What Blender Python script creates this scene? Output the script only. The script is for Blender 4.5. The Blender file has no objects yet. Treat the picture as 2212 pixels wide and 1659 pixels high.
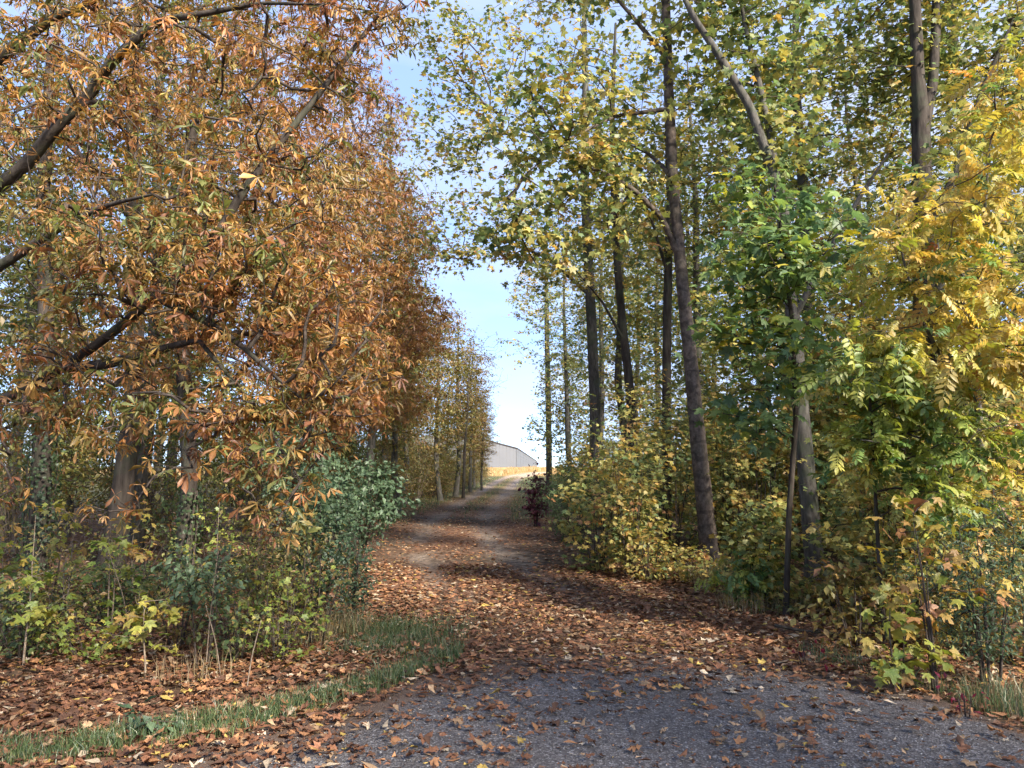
import bpy, math, random
import numpy as np
from mathutils import Vector, Matrix

# ------------------------------------------------------------------ camera, sky, sun, exposure
scene = bpy.context.scene
COL = scene.collection
F = 1658.0                      # focal length in the pixels of a 2212 wide picture
PITCH = math.atan((1028 - 829.5) / F)
CAM = np.array([0.0, 0.0, 1.6])
cam_data = bpy.data.cameras.new('camera')
cam_data.sensor_width = 36.0
cam_data.lens = 36.0 * F / 2212.0
cam_data.clip_start = 0.05
cam_data.clip_end = 6000
cam = bpy.data.objects.new('camera', cam_data)
cam.location = CAM
cam.rotation_euler = (math.pi / 2 + PITCH, 0, 0)
COL.objects.link(cam)
scene.camera = cam

SUN_EL = math.radians(35)
SUN_AZ = math.radians(142)      # clockwise from +Y: behind the camera and to its right
sun_dir = Vector((math.sin(SUN_AZ) * math.cos(SUN_EL), math.cos(SUN_AZ) * math.cos(SUN_EL), math.sin(SUN_EL)))
world = bpy.data.worlds.new('World')
scene.world = world
world.use_nodes = True
wn, wl = world.node_tree.nodes, world.node_tree.links
wn.clear()
w_out = wn.new('ShaderNodeOutputWorld')
w_bg = wn.new('ShaderNodeBackground')
w_sky = wn.new('ShaderNodeTexSky')
w_sky.sky_type = 'NISHITA'
w_sky.sun_disc = False
w_sky.sun_elevation = SUN_EL
w_sky.sun_rotation = SUN_AZ
w_sky.altitude = 1200
w_sky.air_density = 0.65
w_sky.dust_density = 0.0
w_sky.ozone_density = 2.0
# thin drifting cloud, the same everywhere over the sky
w_tc = wn.new('ShaderNodeTexCoord')
w_map = wn.new('ShaderNodeMapping')
w_map.inputs['Scale'].default_value = (1.0, 1.0, 3.2)
w_map.inputs['Location'].default_value = (0.35, 0.2, 0.43)
w_noise = wn.new('ShaderNodeTexNoise')
w_noise.inputs['Scale'].default_value = 2.6
w_noise.inputs['Detail'].default_value = 7
w_noise.inputs['Roughness'].default_value = 0.55
w_ramp = wn.new('ShaderNodeValToRGB')
w_ramp.color_ramp.elements[0].position = 0.42
w_ramp.color_ramp.elements[0].color = (0.84, 0.84, 0.84, 1)
w_ramp.color_ramp.elements[1].position = 0.68
w_ramp.color_ramp.elements[1].color = (0.97, 0.97, 0.97, 1)
w_mix = wn.new('ShaderNodeMix')
w_mix.data_type = 'RGBA'
w_tone = wn.new('ShaderNodeValToRGB')      # thin veil to denser white cloud
w_tone.color_ramp.elements[0].position = 0.40
w_tone.color_ramp.elements[0].color = (0.47, 0.66, 1.18, 1)
w_tone.color_ramp.elements[1].position = 0.66
w_tone.color_ramp.elements[1].color = (0.82, 0.92, 1.22, 1)
wl.new(w_noise.outputs['Fac'], w_tone.inputs['Fac'])
wl.new(w_tone.outputs['Color'], w_mix.inputs[7])
wl.new(w_tc.outputs['Generated'], w_map.inputs['Vector'])
wl.new(w_map.outputs['Vector'], w_noise.inputs['Vector'])
wl.new(w_noise.outputs['Fac'], w_ramp.inputs['Fac'])
wl.new(w_ramp.outputs['Color'], w_mix.inputs[0])
wl.new(w_sky.outputs['Color'], w_mix.inputs[6])
wl.new(w_mix.outputs[2], w_bg.inputs['Color'])
w_bg.inputs['Strength'].default_value = 0.15
wl.new(w_bg.outputs['Background'], w_out.inputs['Surface'])

sun_data = bpy.data.lights.new('sun', 'SUN')
sun_data.energy = 2.0
sun_data.angle = math.radians(6.0)
sun_data.color = (1.0, 0.91, 0.78)
sun = bpy.data.objects.new('sun', sun_data)
sun.rotation_euler = sun_dir.to_track_quat('Z', 'Y').to_euler()
COL.objects.link(sun)

scene.view_settings.view_transform = 'Standard'
scene.view_settings.look = 'None'
scene.view_settings.gamma = 1.0
scene.view_settings.exposure = 2.8
scene.view_settings.use_curve_mapping = False
scene.render.engine = 'CYCLES'
cy = scene.cycles
cy.max_bounces = 8
cy.use_adaptive_sampling = True
cy.adaptive_threshold = 0.03
cy.diffuse_bounces = 5
cy.glossy_bounces = 2
cy.transmission_bounces = 5
cy.transparent_max_bounces = 4
cy.use_denoising = True
cy.caustics_reflective = False
cy.caustics_refractive = False

# ------------------------------------------------------------------ helpers
CP, SP = math.cos(PITCH), math.sin(PITCH)


def at(px, py, Y):
    """World point seen at (px, py) of the 2212 x 1659 picture, Y metres ahead."""
    cx, cyy = (px - 1106) / F, (829.5 - py) / F
    d = np.array([cx, CP - SP * cyy, SP + CP * cyy])
    return CAM + d * (Y / d[1])


def project(P):
    """Pixels (2212 wide) and depth of world points (N,3)."""
    q = P - CAM
    zc = q[:, 1] * CP + q[:, 2] * SP
    yc = -q[:, 1] * SP + q[:, 2] * CP
    zc = np.where(np.abs(zc) < 1e-3, 1e-3, zc)
    return 1106 + F * q[:, 0] / zc, 829.5 - F * yc / zc, zc


def vnoise(x, y, seed=0):
    """Smooth value noise in 0..1."""
    x = np.asarray(x, float); y = np.asarray(y, float)
    xi, yi = np.floor(x).astype(np.int64), np.floor(y).astype(np.int64)
    xf, yf = x - xi, y - yi
    xf = xf * xf * (3 - 2 * xf); yf = yf * yf * (3 - 2 * yf)

    def h(a, b):
        n = (a * 374761393 + b * 668265263 + seed * 2147483647) & 0xFFFFFFFF
        n = ((n ^ (n >> 13)) * 1274126177) & 0xFFFFFFFF
        return ((n ^ (n >> 16)) & 0xFFFF) / 65535.0
    return (h(xi, yi) * (1 - xf) + h(xi + 1, yi) * xf) * (1 - yf) + (h(xi, yi + 1) * (1 - xf) + h(xi + 1, yi + 1) * xf) * yf


def fbm(x, y, seed=0, o=3):
    s = 0; a = 0.5; t = 0
    for i in range(o):
        s = s + a * vnoise(np.asarray(x) * 2 ** i, np.asarray(y) * 2 ** i, seed + i * 17); t += a; a *= 0.5
    return s / t


PATH_Y = np.array([-10, 3, 6, 8.5, 12, 18, 25, 35, 45, 60, 75, 88, 100, 120, 160])
PATH_X = np.array([0.9, 0.9, 0.9, 0.75, -0.35, -1.3, -1.8, -1.65, -1.25, -0.75, -0.15, 1.2, 3.6, 9.5, 25.])
PATH_W = np.array([4.5, 4.5, 4.0, 3.0, 1.9, 2.15, 2.3, 2.2, 1.9, 1.8, 1.8, 1.8, 1.9, 2.0, 2.0])


def path_x(y): return np.interp(y, PATH_Y, PATH_X)
def path_w(y): return np.interp(y, PATH_Y, PATH_W)


RISE_Y = np.array([-100, 10, 14, 25, 45, 75, 100, 250, 400, 900, 4000])
RISE_Z = np.array([0, 0, 0.01, 0.12, 0.52, 1.32, 2.05, 4.4, 5.2, 5.0, -4.0])
EDGE_X = np.array([-60, -14, -8, -2.8, -1.77, -1.1, -0.45, 0.3, 1.2, 2.1, 2.95, 3.25, 4.4, 8, 14, 60])
EDGE_Y = np.array([1.5, 3.3, 3.55, 4.2, 4.85, 5.7, 6.8, 7.2, 7.3, 7.1, 6.3, 5.1, 4.0, 3.4, 3.1, 1.5])


def road_edge(x): return np.interp(x, EDGE_X, EDGE_Y)


def gz(x, y):
    """Height of the ground."""
    x = np.asarray(x, float); y = np.asarray(y, float)
    z = np.interp(y, RISE_Y, RISE_Z)
    off = np.clip((np.abs(x - path_x(y)) - path_w(y)) / 2.0, 0, 1)
    away = np.clip((y - road_edge(x)) / 1.2, 0, 1) * np.clip((90 - y) / 30, 0, 1)
    z = z + away * off * (0.10 + 0.16 * (fbm(x * 0.5, y * 0.5, 3) - 0.4))
    z = z + np.clip((y - road_edge(x)) / 2, 0, 1) * 0.05 * (fbm(x * 1.3, y * 1.3, 8) - 0.5)
    # two wheel ruts worn into the path
    u = np.abs(x - path_x(y))
    rut = np.exp(-((u - 0.85) / 0.28) ** 2) * np.clip((y - 8) / 4, 0, 1) * np.clip((110 - y) / 20, 0, 1)
    return z - 0.05 * rut


def make_mesh(name, V, T, C=None, mats=None, smooth=True):
    V = np.ascontiguousarray(V, np.float32).reshape(-1, 3)
    T = np.ascontiguousarray(T, np.int32).reshape(-1, 3)
    me = bpy.data.meshes.new(name)
    me.vertices.add(len(V)); me.vertices.foreach_set('co', V.ravel())
    me.loops.add(T.size); me.loops.foreach_set('vertex_index', T.ravel())
    me.polygons.add(len(T)); me.polygons.foreach_set('loop_start', np.arange(0, T.size, 3, dtype=np.int32))
    me.update(calc_edges=True)
    me.polygons.foreach_set('use_smooth', np.full(len(T), smooth, dtype=bool))
    if C is not None:
        a = me.color_attributes.new('col', 'FLOAT_COLOR', 'POINT')
        c = np.ones((len(V), 4), np.float32); c[:, :3] = np.asarray(C).reshape(-1, 3)
        a.data.foreach_set('color', c.ravel())
    if mats is not None: me.materials.append(mats)
    return me


class MB:
    def __init__(self): self.V, self.T, self.C, self.n = [], [], [], 0

    def add(self, V, T, C=None):
        V = np.asarray(V, np.float32).reshape(-1, 3); T = np.asarray(T, np.int64).reshape(-1, 3)
        self.V.append(V); self.T.append(T + self.n); self.n += len(V)
        if C is not None: self.C.append(np.broadcast_to(np.asarray(C, np.float32), V.shape))

    def tube(self, P, R, k=5, cap=False, C=None):
        P = np.asarray(P, float); n = len(P)
        if n < 2: return
        R = np.broadcast_to(np.asarray(R, float), (n,))
        Tn = np.gradient(P, axis=0); Tn /= np.linalg.norm(Tn, axis=1, keepdims=True) + 1e-9
        ref = np.eye(3)[np.argmin(np.abs(Tn.mean(0)))]
        N = np.cross(Tn, ref); N /= np.linalg.norm(N, axis=1, keepdims=True) + 1e-9
        B = np.cross(Tn, N)
        a = np.arange(k) * 2 * math.pi / k
        V = P[:, None] + R[:, None, None] * (np.cos(a)[None, :, None] * N[:, None] + np.sin(a)[None, :, None] * B[:, None])
        i = np.arange(n - 1)[:, None] * k; j = np.arange(k)[None]; j2 = (j + 1) % k
        q = np.stack([i + j, i + j2, i + k + j2, i + k + j], -1).reshape(-1, 4)
        T = np.concatenate([q[:, [0, 1, 2]], q[:, [0, 2, 3]]])
        V = V.reshape(-1, 3)
        if cap:
            V = np.concatenate([V, P[-1:], P[:1]]); m = (n - 1) * k
            jj = np.arange(k); e = np.full(k, n * k)
            T = np.concatenate([T, np.stack([m + jj, m + (jj + 1) % k, e], -1), np.stack([(jj + 1) % k, jj, e + 1], -1)])
        self.add(V, T, C)

    def box(self, lo, hi, C=None):
        lo, hi = np.array(lo, float), np.array(hi, float)
        c = np.array([[x, y, z] for x in (0, 1) for y in (0, 1) for z in (0, 1)])
        q = [(0, 1, 3, 2), (4, 6, 7, 5), (0, 4, 5, 1), (2, 3, 7, 6), (0, 2, 6, 4), (1, 5, 7, 3)]
        self.add(lo + c * (hi - lo), [t for a, b, d, e in q for t in ((a, b, d), (a, d, e))], C)

    def mesh(self, name, mat, smooth=True):
        V = np.concatenate(self.V) if self.V else np.zeros((0, 3))
        T = np.concatenate(self.T) if self.T else np.zeros((0, 3))
        C = np.concatenate(self.C) if self.C else None
        return make_mesh(name, V, T, C, mat, smooth)


def obj(name, data, parent=None, loc=None, **props):
    o = bpy.data.objects.new(name, data)
    COL.objects.link(o)
    if parent is not None: o.parent = parent
    if loc is not None: o.location = loc
    for k, v in props.items():
        if v is not None: o[k] = v
    return o


def thing(name, label, category, loc=(0, 0, 0), group=None):
    return obj(name, None, None, loc, label=label, category=category, group=group)


def copy_thing(src, loc, rz=0.0, s=1.0, label=None, group=None, lean=(0, 0)):
    r = src.copy(); COL.objects.link(r)
    r.location = loc; r.rotation_euler = (lean[0], lean[1], rz); r.scale = (s, s, s)
    if label: r['label'] = label
    if group: r['group'] = group
    for ch in src.children:
        c = ch.copy(); COL.objects.link(c); c.parent = r
    return r


# ------------------------------------------------------------------ materials
def mat(name):
    m = bpy.data.materials.new(name); m.use_nodes = True
    nt = m.node_tree; nt.nodes.clear()
    return m, nt.nodes, nt.links


def leaf_material(name, translucent=0.43, gloss=0.03, rough=0.5, gain=1.0):
    m, n, l = mat(name)
    out = n.new('ShaderNodeOutputMaterial')
    a = n.new('ShaderNodeAttribute'); a.attribute_name = 'col'
    geo = n.new('ShaderNodeNewGeometry')
    noi = n.new('ShaderNodeTexNoise'); noi.inputs['Scale'].default_value = 52; noi.inputs['Detail'].default_value = 3
    mr = n.new('ShaderNodeMapRange'); mr.inputs[1].default_value = 0.3; mr.inputs[2].default_value = 0.7
    mr.inputs[3].default_value = 0.66 * gain; mr.inputs[4].default_value = 1.26 * gain
    tc = n.new('ShaderNodeTexCoord')
    l.new(tc.outputs['Object'], noi.inputs['Vector']); l.new(noi.outputs['Fac'], mr.inputs[0])
    mul = n.new('ShaderNodeMix'); mul.data_type = 'RGBA'; mul.blend_type = 'MULTIPLY'; mul.inputs[0].default_value = 1
    l.new(a.outputs['Color'], mul.inputs[6]); l.new(mr.outputs[0], mul.inputs[7])
    d = n.new('ShaderNodeBsdfDiffuse'); t = n.new('ShaderNodeBsdfTranslucent')
    hs = n.new('ShaderNodeHueSaturation'); hs.inputs['Saturation'].default_value = 1.12; hs.inputs['Value'].default_value = 1.25
    l.new(mul.outputs[2], d.inputs['Color']); l.new(mul.outputs[2], hs.inputs['Color']); l.new(hs.outputs[0], t.inputs['Color'])
    mx = n.new('ShaderNodeMixShader'); mx.inputs[0].default_value = translucent
    l.new(d.outputs[0], mx.inputs[1]); l.new(t.outputs[0], mx.inputs[2])
    g = n.new('ShaderNodeBsdfGlossy'); g.inputs['Roughness'].default_value = rough
    g.inputs['Color'].default_value = (0.9, 0.9, 0.9, 1)
    mx2 = n.new('ShaderNodeMixShader'); mx2.inputs[0].default_value = gloss
    l.new(mx.outputs[0], mx2.inputs[1]); l.new(g.outputs[0], mx2.inputs[2])
    l.new(mx2.outputs[0], out.inputs['Surface'])
    return m


def bark_material(name, c1, c2, scale=14.0, stretch=0.18, bump=0.5, moss=0.0, rings=0.0):
    m, n, l = mat(name)
    out = n.new('ShaderNodeOutputMaterial'); p = n.new('ShaderNodeBsdfPrincipled')
    tc = n.new('ShaderNodeTexCoord'); mp = n.new('ShaderNodeMapping'); mp.inputs['Scale'].default_value = (1, 1, stretch)
    l.new(tc.outputs['Object'], mp.inputs['Vector'])
    n1 = n.new('ShaderNodeTexNoise'); n1.inputs['Scale'].default_value = scale; n1.inputs['Detail'].default_value = 6
    n1.inputs['Roughness'].default_value = 0.65
    l.new(mp.outputs[0], n1.inputs['Vector'])
    r = n.new('ShaderNodeValToRGB')
    r.color_ramp.elements[0].position = 0.35; r.color_ramp.elements[0].color = (*c1, 1)
    r.color_ramp.elements[1].position = 0.68; r.color_ramp.elements[1].color = (*c2, 1)
    l.new(n1.outputs['Fac'], r.inputs['Fac'])
    n2 = n.new('ShaderNodeTexNoise'); n2.inputs['Scale'].default_value = 3.0; n2.inputs['Detail'].default_value = 5
    l.new(tc.outputs['Object'], n2.inputs['Vector'])
    r2 = n.new('ShaderNodeValToRGB')
    r2.color_ramp.elements[0].position = 0.5; r2.color_ramp.elements[0].color = (0, 0, 0, 1)
    r2.color_ramp.elements[1].position = 0.62; r2.color_ramp.elements[1].color = (moss, moss, moss, 1)
    l.new(n2.outputs['Fac'], r2.inputs['Fac'])
    mx = n.new('ShaderNodeMix'); mx.data_type = 'RGBA'
    mx.inputs[7].default_value = (0.07, 0.085, 0.05, 1)
    l.new(r2.outputs[0], mx.inputs[0]); l.new(r.outputs[0], mx.inputs[6])
    col = mx.outputs[2]
    if rings > 0:
        w = n.new('ShaderNodeTexWave'); w.bands_direction = 'Z'; w.inputs['Scale'].default_value = 1.1
        w.inputs['Distortion'].default_value = 7.0; w.inputs['Detail'].default_value = 3; w.inputs['Detail Scale'].default_value = 2
        l.new(tc.outputs['Object'], w.inputs['Vector'])
        rr = n.new('ShaderNodeValToRGB')
        rr.color_ramp.elements[0].position = 0.80; rr.color_ramp.elements[0].color = (0, 0, 0, 1)
        rr.color_ramp.elements[1].position = 0.93; rr.color_ramp.elements[1].color = (rings, rings, rings, 1)
        l.new(w.outputs['Fac'], rr.inputs['Fac'])
        m3 = n.new('ShaderNodeMix'); m3.data_type = 'RGBA'; m3.inputs[7].default_value = (0.035, 0.028, 0.024, 1)
        l.new(rr.outputs[0], m3.inputs[0]); l.new(col, m3.inputs[6]); col = m3.outputs[2]
    l.new(col, p.inputs['Base Color'])
    p.inputs['Roughness'].default_value = 0.9
    p.inputs['Specular IOR Level'].default_value = 0.2
    b = n.new('ShaderNodeBump'); b.inputs['Strength'].default_value = bump; b.inputs['Distance'].default_value = 0.03
    l.new(n1.outputs['Fac'], b.inputs['Height']); l.new(b.outputs[0], p.inputs['Normal'])
    l.new(p.outputs[0], out.inputs['Surface'])
    return m


M_LEAF = leaf_material('living_leaf')
M_LITTER = leaf_material('dry_leaf', translucent=0.15, gloss=0.02, rough=0.55)
M_GRASS = leaf_material('grass_blade', translucent=0.3, gloss=0.06)
M_BARK = bark_material('dark_bark', (0.024, 0.019, 0.016), (0.085, 0.070, 0.058), moss=0.4)
M_BARK_GREY = bark_material('grey_bark', (0.045, 0.041, 0.036), (0.14, 0.128, 0.11), scale=18, stretch=0.3, moss=0.55)
M_BARK_RING = bark_material('ringed_bark', (0.05, 0.038, 0.032), (0.17, 0.135, 0.112), scale=16, stretch=0.7, moss=0.15, rings=0.55)
M_TWIG = bark_material('twig_bark', (0.035, 0.027, 0.022), (0.10, 0.08, 0.065), scale=30, stretch=1, bump=0.1)
M_TWIG_PALE = bark_material('pale_stem', (0.16, 0.12, 0.085), (0.34, 0.27, 0.20), scale=30, stretch=1, bump=0.1)


def ground_material():
    m, n, l = mat('forest_ground')
    out = n.new('ShaderNodeOutputMaterial'); p = n.new('ShaderNodeBsdfPrincipled')
    a = n.new('ShaderNodeAttribute'); a.attribute_name = 'col'
    tc = n.new('ShaderNodeTexCoord')
    v = n.new('ShaderNodeTexVoronoi'); v.inputs['Scale'].default_value = 13; v.inputs['Randomness'].default_value = 1
    n1 = n.new('ShaderNodeTexNoise'); n1.inputs['Scale'].default_value = 5; n1.inputs['Detail'].default_value = 8; n1.inputs['Roughness'].default_value = 0.7
    l.new(tc.outputs['Object'], v.inputs['Vector']); l.new(tc.outputs['Object'], n1.inputs['Vector'])
    sep = n.new('ShaderNodeSeparateColor'); l.new(v.outputs['Color'], sep.inputs[0])
    ma = n.new('ShaderNodeMath'); ma.operation = 'MULTIPLY_ADD'; ma.inputs[1].default_value = 0.9; ma.inputs[2].default_value = 0.45
    l.new(sep.outputs[0], ma.inputs[0])
    mb = n.new('ShaderNodeMath'); mb.operation = 'MULTIPLY_ADD'; mb.inputs[1].default_value = 1.3; mb.inputs[2].default_value = 0.35
    l.new(n1.outputs['Fac'], mb.inputs[0])
    mm = n.new('ShaderNodeMath'); mm.operation = 'MULTIPLY'; l.new(ma.outputs[0], mm.inputs[0]); l.new(mb.outputs[0], mm.inputs[1])
    mul = n.new('ShaderNodeMix'); mul.data_type = 'RGBA'; mul.blend_type = 'MULTIPLY'; mul.inputs[0].default_value = 1
    l.new(a.outputs['Color'], mul.inputs[6]); l.new(mm.outputs[0], mul.inputs[7])
    l.new(mul.outputs[2], p.inputs['Base Color'])
    p.inputs['Roughness'].default_value = 0.95; p.inputs['Specular IOR Level'].default_value = 0.1
    b = n.new('ShaderNodeBump'); b.inputs['Strength'].default_value = 0.6; b.inputs['Distance'].default_value = 0.04
    l.new(mm.outputs[0], b.inputs['Height']); l.new(b.outputs[0], p.inputs['Normal'])
    l.new(p.outputs[0], out.inputs['Surface'])
    return m


def asphalt_material():
    m, n, l = mat('worn_asphalt')
    out = n.new('ShaderNodeOutputMaterial'); p = n.new('ShaderNodeBsdfPrincipled')
    tc = n.new('ShaderNodeTexCoord')
    v = n.new('ShaderNodeTexVoronoi'); v.inputs['Scale'].default_value = 95
    v2 = n.new('ShaderNodeTexVoronoi'); v2.inputs['Scale'].default_value = 34
    n1 = n.new('ShaderNodeTexNoise'); n1.inputs['Scale'].default_value = 1.3; n1.inputs['Detail'].default_value = 6
    for x in (v, v2, n1): l.new(tc.outputs['Object'], x.inputs['Vector'])
    s1 = n.new('ShaderNodeSeparateColor'); l.new(v.outputs['Color'], s1.inputs[0])
    r = n.new('ShaderNodeValToRGB')
    e = r.color_ramp.elements
    e[0].position = 0.0; e[0].color = (0.058, 0.052, 0.051, 1)
    e[1].position = 1.0; e[1].color = (0.24, 0.235, 0.235, 1)
    x = e.new(0.55); x.color = (0.094, 0.084, 0.082, 1)
    x = e.new(0.86); x.color = (0.150, 0.137, 0.133, 1)
    l.new(s1.outputs[0], r.inputs['Fac'])
    s2 = n.new('ShaderNodeSeparateColor'); l.new(v2.outputs['Color'], s2.inputs[0])
    ma = n.new('ShaderNodeMath'); ma.operation = 'MULTIPLY_ADD'; ma.inputs[1].default_value = 0.5; ma.inputs[2].default_value = 0.75
    l.new(s2.outputs[1], ma.inputs[0])
    mb = n.new('ShaderNodeMath'); mb.operation = 'MULTIPLY_ADD'; mb.inputs[1].default_value = 0.9; mb.inputs[2].default_value = 0.6
    l.new(n1.outputs['Fac'], mb.inputs[0])
    mm = n.new('ShaderNodeMath'); mm.operation = 'MULTIPLY'; l.new(ma.outputs[0], mm.inputs[0]); l.new(mb.outputs[0], mm.inputs[1])
    mul = n.new('ShaderNodeMix'); mul.data_type = 'RGBA'; mul.blend_type = 'MULTIPLY'; mul.inputs[0].default_value = 1
    l.new(r.outputs[0], mul.inputs[6]); l.new(mm.outputs[0], mul.inputs[7])
    at_ = n.new('ShaderNodeAttribute'); at_.attribute_name = 'col'
    n3 = n.new('ShaderNodeTexNoise'); n3.inputs['Scale'].default_value = 9; n3.inputs['Detail'].default_value = 8; n3.inputs['Roughness'].default_value = 0.75
    l.new(tc.outputs['Object'], n3.inputs['Vector'])
    ad = n.new('ShaderNodeMath'); ad.operation = 'MULTIPLY_ADD'; ad.inputs[1].default_value = 1.5; l.new(at_.outputs['Fac'], ad.inputs[0])
    sb = n.new('ShaderNodeMath'); sb.operation = 'SUBTRACT'; sb.inputs[1].default_value = 0.95; l.new(n3.outputs['Fac'], sb.inputs[0]); l.new(sb.outputs[0], ad.inputs[2])
    rs = n.new('ShaderNodeMapRange'); rs.inputs[1].default_value = 0.0; rs.inputs[2].default_value = 0.35; rs.inputs[3].default_value = 0.0; rs.inputs[4].default_value = 0.85; l.new(ad.outputs[0], rs.inputs[0])
    sm = n.new('ShaderNodeMix'); sm.data_type = 'RGBA'; sm.inputs[7].default_value = (0.115, 0.075, 0.052, 1)
    l.new(rs.outputs[0], sm.inputs[0]); l.new(mul.outputs[2], sm.inputs[6])
    l.new(sm.outputs[2], p.inputs['Base Color'])
    p.inputs['Roughness'].default_value = 0.82; p.inputs['Specular IOR Level'].default_value = 0.3
    b = n.new('ShaderNodeBump'); b.inputs['Strength'].default_value = 0.9; b.inputs['Distance'].default_value = 0.008
    l.new(v.outputs['Distance'], b.inputs['Height']); l.new(b.outputs[0], p.inputs['Normal'])
    l.new(p.outputs[0], out.inputs['Surface'])
    return m


def plain_material(name, c, rough=0.6, metal=0.0, noise=0.12, scale=2.0):
    m, n, l = mat(name)
    out = n.new('ShaderNodeOutputMaterial'); p = n.new('ShaderNodeBsdfPrincipled')
    tc = n.new('ShaderNodeTexCoord'); n1 = n.new('ShaderNodeTexNoise'); n1.inputs['Scale'].default_value = scale; n1.inputs['Detail'].default_value = 5
    l.new(tc.outputs['Object'], n1.inputs['Vector'])
    r = n.new('ShaderNodeValToRGB')
    r.color_ramp.elements[0].position = 0.3; r.color_ramp.elements[1].position = 0.7
    r.color_ramp.elements[0].color = (*[x * (1 - noise) for x in c], 1); r.color_ramp.elements[1].color = (*[min(1, x * (1 + noise)) for x in c], 1)
    l.new(n1.outputs['Fac'], r.inputs['Fac']); l.new(r.outputs[0], p.inputs['Base Color'])
    p.inputs['Roughness'].default_value = rough; p.inputs['Metallic'].default_value = metal
    l.new(p.outputs[0], out.inputs['Surface'])
    return m


# ------------------------------------------------------------------ ground, road, path
def spaced(a, b, step):
    return np.arange(a, b, step)


gx = np.concatenate([-np.geomspace(3000, 40, 26), spaced(-38, -12, 0.8), spaced(-12, 12, 0.3), spaced(12, 38, 0.8), np.geomspace(40, 3000, 26)])
gy = np.concatenate([spaced(-80, -10, 5), spaced(-10, 2, 0.8), spaced(2, 26, 0.3), spaced(26, 60, 0.6), spaced(60, 130, 1.5), np.geomspace(131, 4000, 45)])


def grid(gx, gy, zf):
    X, Y = np.meshgrid(gx, gy)
    Z = zf(X, Y)
    V = np.stack([X, Y, Z], -1).reshape(-1, 3)
    nx, ny = len(gx), len(gy)
    i = (np.arange(ny - 1)[:, None] * nx + np.arange(nx - 1)[None]).reshape(-1)
    return V, np.concatenate([np.stack([i, i + 1, i + nx + 1], -1), np.stack([i, i + nx + 1, i + nx], -1)])


def ground_colour(x, y):
    lit = np.array([0.17, 0.095, 0.06]); soil = np.array([0.085, 0.062, 0.042]); sand = np.array([0.20, 0.16, 0.13])
    turf = np.array([0.075, 0.085, 0.032]); field = np.array([0.44, 0.29, 0.12]); ochre = np.array([0.24, 0.16, 0.07])
    c = lit + (soil - lit) * np.clip((fbm(x * 0.6, y * 0.6, 5) - 0.35) * 3, 0, 1)[:, None]
    u = np.abs(x - path_x(y)); w = path_w(y)
    rut = np.exp(-((u - 0.85) / 0.34) ** 2) * np.clip((y - 9) / 5, 0, 1)
    patch = np.clip((fbm(x * 0.8, y * 0.35, 11) - 0.30) * 3.5, 0, 1)
    far = np.clip((y - 38) / 25, 0, 1)
    rut = np.clip(rut * (patch + far), 0, 1)
    onp = np.clip((w - u) / 0.5, 0, 1)
    # the leaf cover on the path thins out and grass takes the middle further away
    c = c + (ochre - c) * (onp * np.clip((y - 30) / 15, 0, 1) * 0.8)[:, None]
    c = c + (turf - c) * (np.clip((u - w + 0.8) / 0.6, 0, 1) * np.clip((y - 24) / 12, 0, 1) * 0.7)[:, None]
    c = c + (turf - c) * (np.exp(-(u / 0.3) ** 2) * np.clip((y - 26) / 15, 0, 1) * 0.6)[:, None]
    c = c + (sand - c) * rut[:, None]
    sunny = np.clip((y - 80) / 8, 0, 1) * np.clip((u - w * 0.55) / 0.8, 0, 1)
    c = c + (field - c) * sunny[:, None]
    tr = np.clip((y - 75) / 10, 0, 1) * np.clip((w * 0.9 - u) / 0.6, 0, 1)
    c = c + (np.array([0.46, 0.35, 0.24]) - c) * tr[:, None]  # far stretch of path: sunlight put into a paler sand colour
    return c


V, T = grid(gx, gy, gz)
M_GROUND = ground_material()
obj('ground', make_mesh('ground', V, T, ground_colour(V[:, 0], V[:, 1]), M_GROUND), kind='structure')

# the road: one sheet with a frayed edge lying on the ground
rx = np.concatenate([np.linspace(-60, -9, 30), np.linspace(-8.8, 8.8, 300), np.linspace(9, 60, 30)])
re = road_edge(rx) + 0.22 * (fbm(rx * 1.6, rx * 0, 21) - 0.5) + 0.10 * (vnoise(rx * 7, rx * 0, 22) - 0.5)
ry = 1 - np.linspace(1, 0, 60) ** 1.6
RX = np.repeat(rx[None], len(ry), 0); RY = -7.0 + (re[None] + 7.0) * ry[:, None]
RZ = gz(RX, RY) + 0.012 * (1 - np.clip((ry[:, None] - 0.985) / 0.015, 0, 1)) + 0.004
Vr = np.stack([RX, RY, RZ], -1).reshape(-1, 3)
nx = len(rx); i = (np.arange(len(ry) - 1)[:, None] * nx + np.arange(nx - 1)[None]).reshape(-1)
Tr = np.concatenate([np.stack([i, i + 1, i + nx + 1], -1), np.stack([i, i + nx + 1, i + nx], -1)])
soil = np.exp(-(np.repeat(re[None], len(ry), 0) - RY) / 0.8).reshape(-1, 1)
obj('road', make_mesh('road', Vr, Tr, np.repeat(np.clip(soil, 0, 1), 3, 1), asphalt_material()), kind='structure')


def on_road(x, y): return y < road_edge(x) - 0.05


def surf(x, y):
    return gz(x, y) + np.where(on_road(x, y), 0.016, 0.0)


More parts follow.
